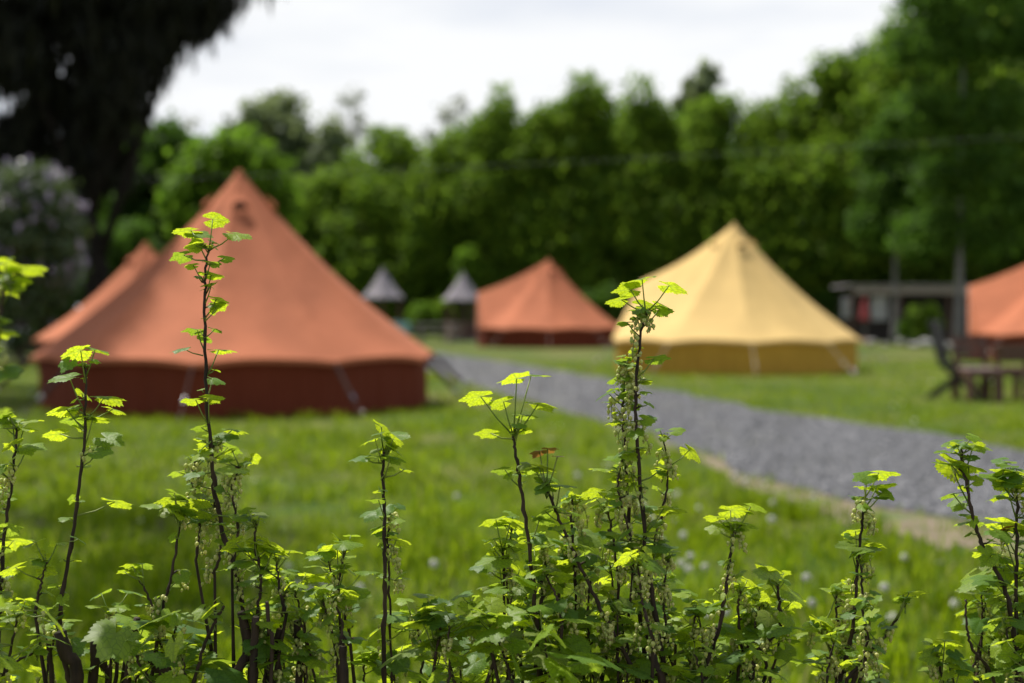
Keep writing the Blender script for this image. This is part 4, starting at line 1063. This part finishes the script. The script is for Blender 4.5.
make_cane(bD, [(572, 690), (576, 620), (574, 560), (571, 515), (573, 500)], 2.04, .0026, .0013, .0, 1.0, .8, 4, .014)
make_cane(bD, [(596, 690), (590, 650), (588, 610), (592, 570)], 2.02, .0022, .0013, 0, 1.0, .6, 4, .018)
make_cane(bD, [(560, 700), (562, 650), (558, 600), (560, 560)], 2.05, .0022, .0013, 0, 1.0, .6, 4, .018)
fill(bD, (478, 590, 560, 678), 18, 1.86, 2.15, ts=.024, ls=1.6); fill(bD, (545, 540, 620, 670), 15, 1.9, 2.15, ts=.018, ls=1.2, berries=.5); fill(bD, (480, 545, 540, 600), 4, 2.0, 2.15)
bE = bush(655, 2.0, 'currant bush left of the yellow tent, its tall twin shoots hung with green berries')
make_cane(bE, [(668, 700), (664, 669), (653, 600), (645, 539), (637, 440), (636, 390), (641, 335), (646, 312)], 2.0, .0040, .0014, .0, .95, .8, 3, .013, hero=[(636, 280, 30, -.6, 0), (624, 290, 26, -1, 0), (616, 300, 24, -1, 0), (676, 287, 28, 1, 0), (648, 305, 24, 1, 0), (640, 310, 20, .4, 1), (664, 310, 20, 1, 1), (660, 358, 24, 1, 1), (672, 508, 34, 1, 0), (664, 546, 28, 1, 1), (625, 475, 26, -1, 0), (615, 458, 24, -1, 0), (668, 470, 26, 1, 0)])
make_cane(bE, [(648, 700), (642, 632), (630, 545), (624, 433), (624, 390), (627, 362)], 2.03, .0034, .0013, .0, 1.0, .95, 3, .012, hero=[(614, 545, 24, -1, 1), (610, 508, 24, -1, 0)])
make_cane(bE, [(600, 690), (610, 640), (618, 590), (614, 545), (608, 510)], 2.04, .0026, .0013, .0, 1.1, .8, 4, .016)
make_cane(bE, [(676, 690), (668, 640), (664, 600), (668, 560)], 2.02, .0024, .0013, .0, 1.0, .8, 4, .016)
make_cane(bE, [(655, 540), (664, 505), (668, 470), (664, 440)], 2.02, .0018, .0011, .0, 1.0, .9, 3, .013)
make_cane(bE, [(634, 560), (626, 520), (618, 490), (622, 460)], 2.0, .0018, .0011, .0, 1.0, .95, 3, .013)
fill(bE, (590, 560, 700, 678), 20, 1.9, 2.15, ts=.016, ls=1.1, berries=.7)
stub(bE, [(662, 700), (656, 670), (652, 655)], 1.95, 9)
bF = bush(745, 2.02, 'low currant bush below the yellow tent, leaves spread over a bunched upright shoot')
make_cane(bF, [(706, 695), (706, 668), (721, 621), (726, 586), (731, 552), (735, 532)], 2.0, .0034, .0018, .2, .75, .9, 4, .014, hero=[(738, 510, 30, 1, 0), (712, 517, 22, -1, 0), (756, 508, 22, 1, 1), (744, 524, 30, 1, 1), (728, 524, 24, -1, 1)], lsize=.75)
make_cane(bF, [(750, 700), (753, 662), (766, 642), (779, 631), (780, 612), (777, 585)], 2.0, .0040, .0018, .35, 1.2, .4, 6, .016, hero=[(771, 568, 26, .4, 0), (790, 640, 22, 1, 1), (800, 628, 20, 1, 0)], lsize=1.15)
make_cane(bF, [(694, 695), (694, 660), (694, 630), (696, 606)], 2.04, .0024, .0014, 0, 1.0, .6, 5, .018)
make_cane(bF, [(745, 690), (742, 650), (738, 610), (740, 590)], 2.04, .0024, .0014, 0, 1.1, .9, 4, .016)
fill(bF, (680, 610, 800, 676), 18, 1.92, 2.15, ts=.017, ls=1.15, berries=.75); fill(bF, (740, 585, 800, 620), 5, 1.95, 2.1, berries=.5)
bG = bush(858, 2.0, 'branching currant bush right of the yellow tent with a bare gap beside it')
make_cane(bG, [(836, 700), (839, 683), (848, 650), (854, 621), (857, 570), (861, 530), (864, 501)], 2.0, .0036, .0014, .1, .9, .7, 4, .014, hero=[(886, 473, 30, 1, 0), (862, 477, 24, -1, 0), (884, 485, 26, 1, 0), (884, 497, 18, 1, 1), (850, 532, 24, -1, 0), (846, 546, 24, -1, 1), (878, 545, 22, 1, 0)])
make_cane(bG, [(848, 700), (858, 668), (867, 652), (862, 600), (861, 563)], 1.98, .0032, .0014, .3, .7, .6, 3, .014, hero=[(872, 548, 22, 1, 1)])
make_cane(bG, [(847, 679), (868, 655), (888, 631), (905, 605)], 1.96, .0026, .0014, .2, .45, .8, 5, .016, hero=[(916, 592, 28, 1, 0), (900, 598, 24, -1, 1)])
make_cane(bG, [(836, 690), (835, 668), (828, 645), (822, 630)], 2.02, .0022, .0013, .1, .9, .7, 5, .018, hero=[(846, 590, 30, .4, 0), (826, 625, 28, .3, 0)])
make_cane(bG, [(856, 690), (846, 650), (838, 620), (836, 595)], 2.03, .0022, .0013, .2, 1.0, .9, 5, .018)
fill(bG, (815, 610, 880, 676), 8, 1.95, 2.12, ts=.016, ls=1.0, berries=.75)
bH = bush(1010, 2.0, 'leafy currant bush at the right edge below the garden chairs')
make_cane(bH, [(1024, 700), (1016, 650), (1006, 593), (985, 550), (974, 520), (964, 470), (961, 450)], 2.0, .0038, .0015, .2, 1.0, .3, 4, .018, hero=[(952, 443, 22, -1, 0), (980, 446, 26, 1, 0), (944, 463, 26, -1, 0), (958, 468, 34, .4, 0), (975, 468, 24, 1, 0), (948, 495, 24, -1, 1)], lsize=1.2)
make_cane(bH, [(1026, 690), (1017, 635), (1016, 580), (1017, 510), (1014, 480)], 2.02, .0034, .0015, .0, 1.15, .4, 6, .022, hero=[(990, 477, 34, -1, 0), (1010, 470, 30, 1, 0), (1016, 485, 34, 1, 0), (1012, 524, 40, 1, 0), (1000, 530, 24, -1, 2), (986, 580, 34, -1, 1)], lsize=1.4)
make_cane(bH, [(1034, 690), (1028, 600), (1030, 540), (1032, 490)], 2.04, .0034, .0015, .0, 1.1, .4, 6, .024, lsize=1.4)
make_cane(bH, [(1002, 700), (988, 668), (972, 648), (967, 625), (966, 600)], 1.97, .0024, .0013, .98, .0, .0, 0)
make_cane(bH, [(950, 700), (942, 675), (938, 658)], 1.95, .0022, .0013, 0, .9, .3, 5, .020, hero=[(926, 650, 24, -1, 0), (952, 642, 28, 1, 0), (930, 670, 28, -1, 0), (966, 674, 26, 1, 0)])
fill(bH, (975, 500, 1050, 600), 9, 1.95, 2.15, ts=.020, ls=1.35); fill(bH, (985, 600, 1060, 676), 10, 1.9, 2.15, ts=.022, ls=1.4); fill(bH, (925, 655, 975, 680), 3, 1.92, 2.05, ts=.018)

# ---------------------------------------------------------------- light, sky, camera
SUN_EL, SUN_AZ = R(60), R(-46)      # azimuth from +y towards +x
sd = Vector((math.sin(SUN_AZ) * math.cos(SUN_EL), math.cos(SUN_AZ) * math.cos(SUN_EL), math.sin(SUN_EL)))
sl = bpy.data.lights.new('sun', 'SUN'); sl.energy = 5.0; sl.angle = R(1.4); sl.color = (1.0, .945, .86)
so = bpy.data.objects.new('sun', sl); C.objects.link(so); so.rotation_euler = sd.to_track_quat('Z', 'Y').to_euler(); so.location = (-20, 10, 30)
w = bpy.data.worlds.new('World'); sc.world = w; w.use_nodes = True; nt = w.node_tree
for n in list(nt.nodes): nt.nodes.remove(n)
out = nt.nodes.new('ShaderNodeOutputWorld'); bg = nt.nodes.new('ShaderNodeBackground'); bg.inputs[1].default_value = .1
sky = nt.nodes.new('ShaderNodeTexSky'); sky.sky_type = 'NISHITA'; sky.sun_disc = False; sky.sun_elevation = SUN_EL; sky.sun_rotation = SUN_AZ
gen = coords(nt, 'Generated')
mp = nt.nodes.new('ShaderNodeMapping'); mp.inputs['Scale'].default_value = (1.6, 1.6, 7.0); mp.inputs['Location'].default_value = (.3, 1.1, .35); L(nt, gen, mp.inputs[0])
f = noise(nt, mp.outputs[0], 1.6, 7, .55)
cloudc = nt.nodes.new('ShaderNodeMix'); cloudc.data_type = 'RGBA'; cloudc.inputs[6].default_value = (5.3, 5.65, 6.3, 1); cloudc.inputs[7].default_value = (7.0, 7.1, 7.2, 1)
mr = nt.nodes.new('ShaderNodeMapRange'); L(nt, f, mr.inputs[0]); mr.inputs[1].default_value = .38; mr.inputs[2].default_value = .62; L(nt, mr.outputs[0], cloudc.inputs[0])
mp2 = nt.nodes.new('ShaderNodeMapping'); mp2.inputs['Scale'].default_value = (1, 1, 2.2); mp2.inputs['Location'].default_value = (5, 2, 1); L(nt, gen, mp2.inputs[0])
f2 = noise(nt, mp2.outputs[0], 2.3, 6, .55)
sx_ = nt.nodes.new('ShaderNodeSeparateXYZ'); L(nt, gen, sx_.inputs[0])
el = nt.nodes.new('ShaderNodeMapRange'); L(nt, sx_.outputs[2], el.inputs[0]); el.inputs[1].default_value = .22; el.inputs[2].default_value = .75; el.inputs[3].default_value = .45; el.inputs[4].default_value = -.02
yb = nt.nodes.new('ShaderNodeMapRange'); L(nt, sx_.outputs[1], yb.inputs[0]); yb.inputs[1].default_value = -.1; yb.inputs[2].default_value = .5; yb.inputs[3].default_value = -.13; yb.inputs[4].default_value = 0
a0 = nt.nodes.new('ShaderNodeMath'); a0.operation = 'ADD'; L(nt, f2, a0.inputs[0]); L(nt, yb.outputs[0], a0.inputs[1])
ad = nt.nodes.new('ShaderNodeMath'); ad.operation = 'ADD'; L(nt, a0.outputs[0], ad.inputs[0]); L(nt, el.outputs[0], ad.inputs[1])
cm = nt.nodes.new('ShaderNodeMapRange'); L(nt, ad.outputs[0], cm.inputs[0]); cm.inputs[1].default_value = .44; cm.inputs[2].default_value = .62
L(nt, mixc(nt, cm.outputs[0], sky.outputs[0], cloudc.outputs[2]), bg.inputs[0]); L(nt, bg.outputs[0], out.inputs[0])

cam = bpy.data.cameras.new('camera'); co = bpy.data.objects.new('camera', cam); C.objects.link(co); sc.camera = co
co.location = CAM; co.rotation_euler = (R(90) - PITCH, 0, 0)
cam.lens = 50; cam.sensor_width = 36; cam.clip_end = 3000; cam.clip_start = .05
cam.dof.use_dof = True; cam.dof.focus_distance = 2.0; cam.dof.aperture_fstop = 2.8; cam.dof.aperture_blades = 0
sc.view_settings.view_transform = 'Standard'; sc.view_settings.look = 'None'; sc.view_settings.gamma = 1; sc.view_settings.exposure = .5
sc.cycles.use_denoising = True
sc.cycles.max_bounces = 8; sc.cycles.diffuse_bounces = 3; sc.cycles.glossy_bounces = 2; sc.cycles.transmission_bounces = 5; sc.cycles.transparent_max_bounces = 4
sc.cycles.sample_clamp_indirect = 8
sc.render.resolution_x = 1024; sc.render.resolution_y = 683
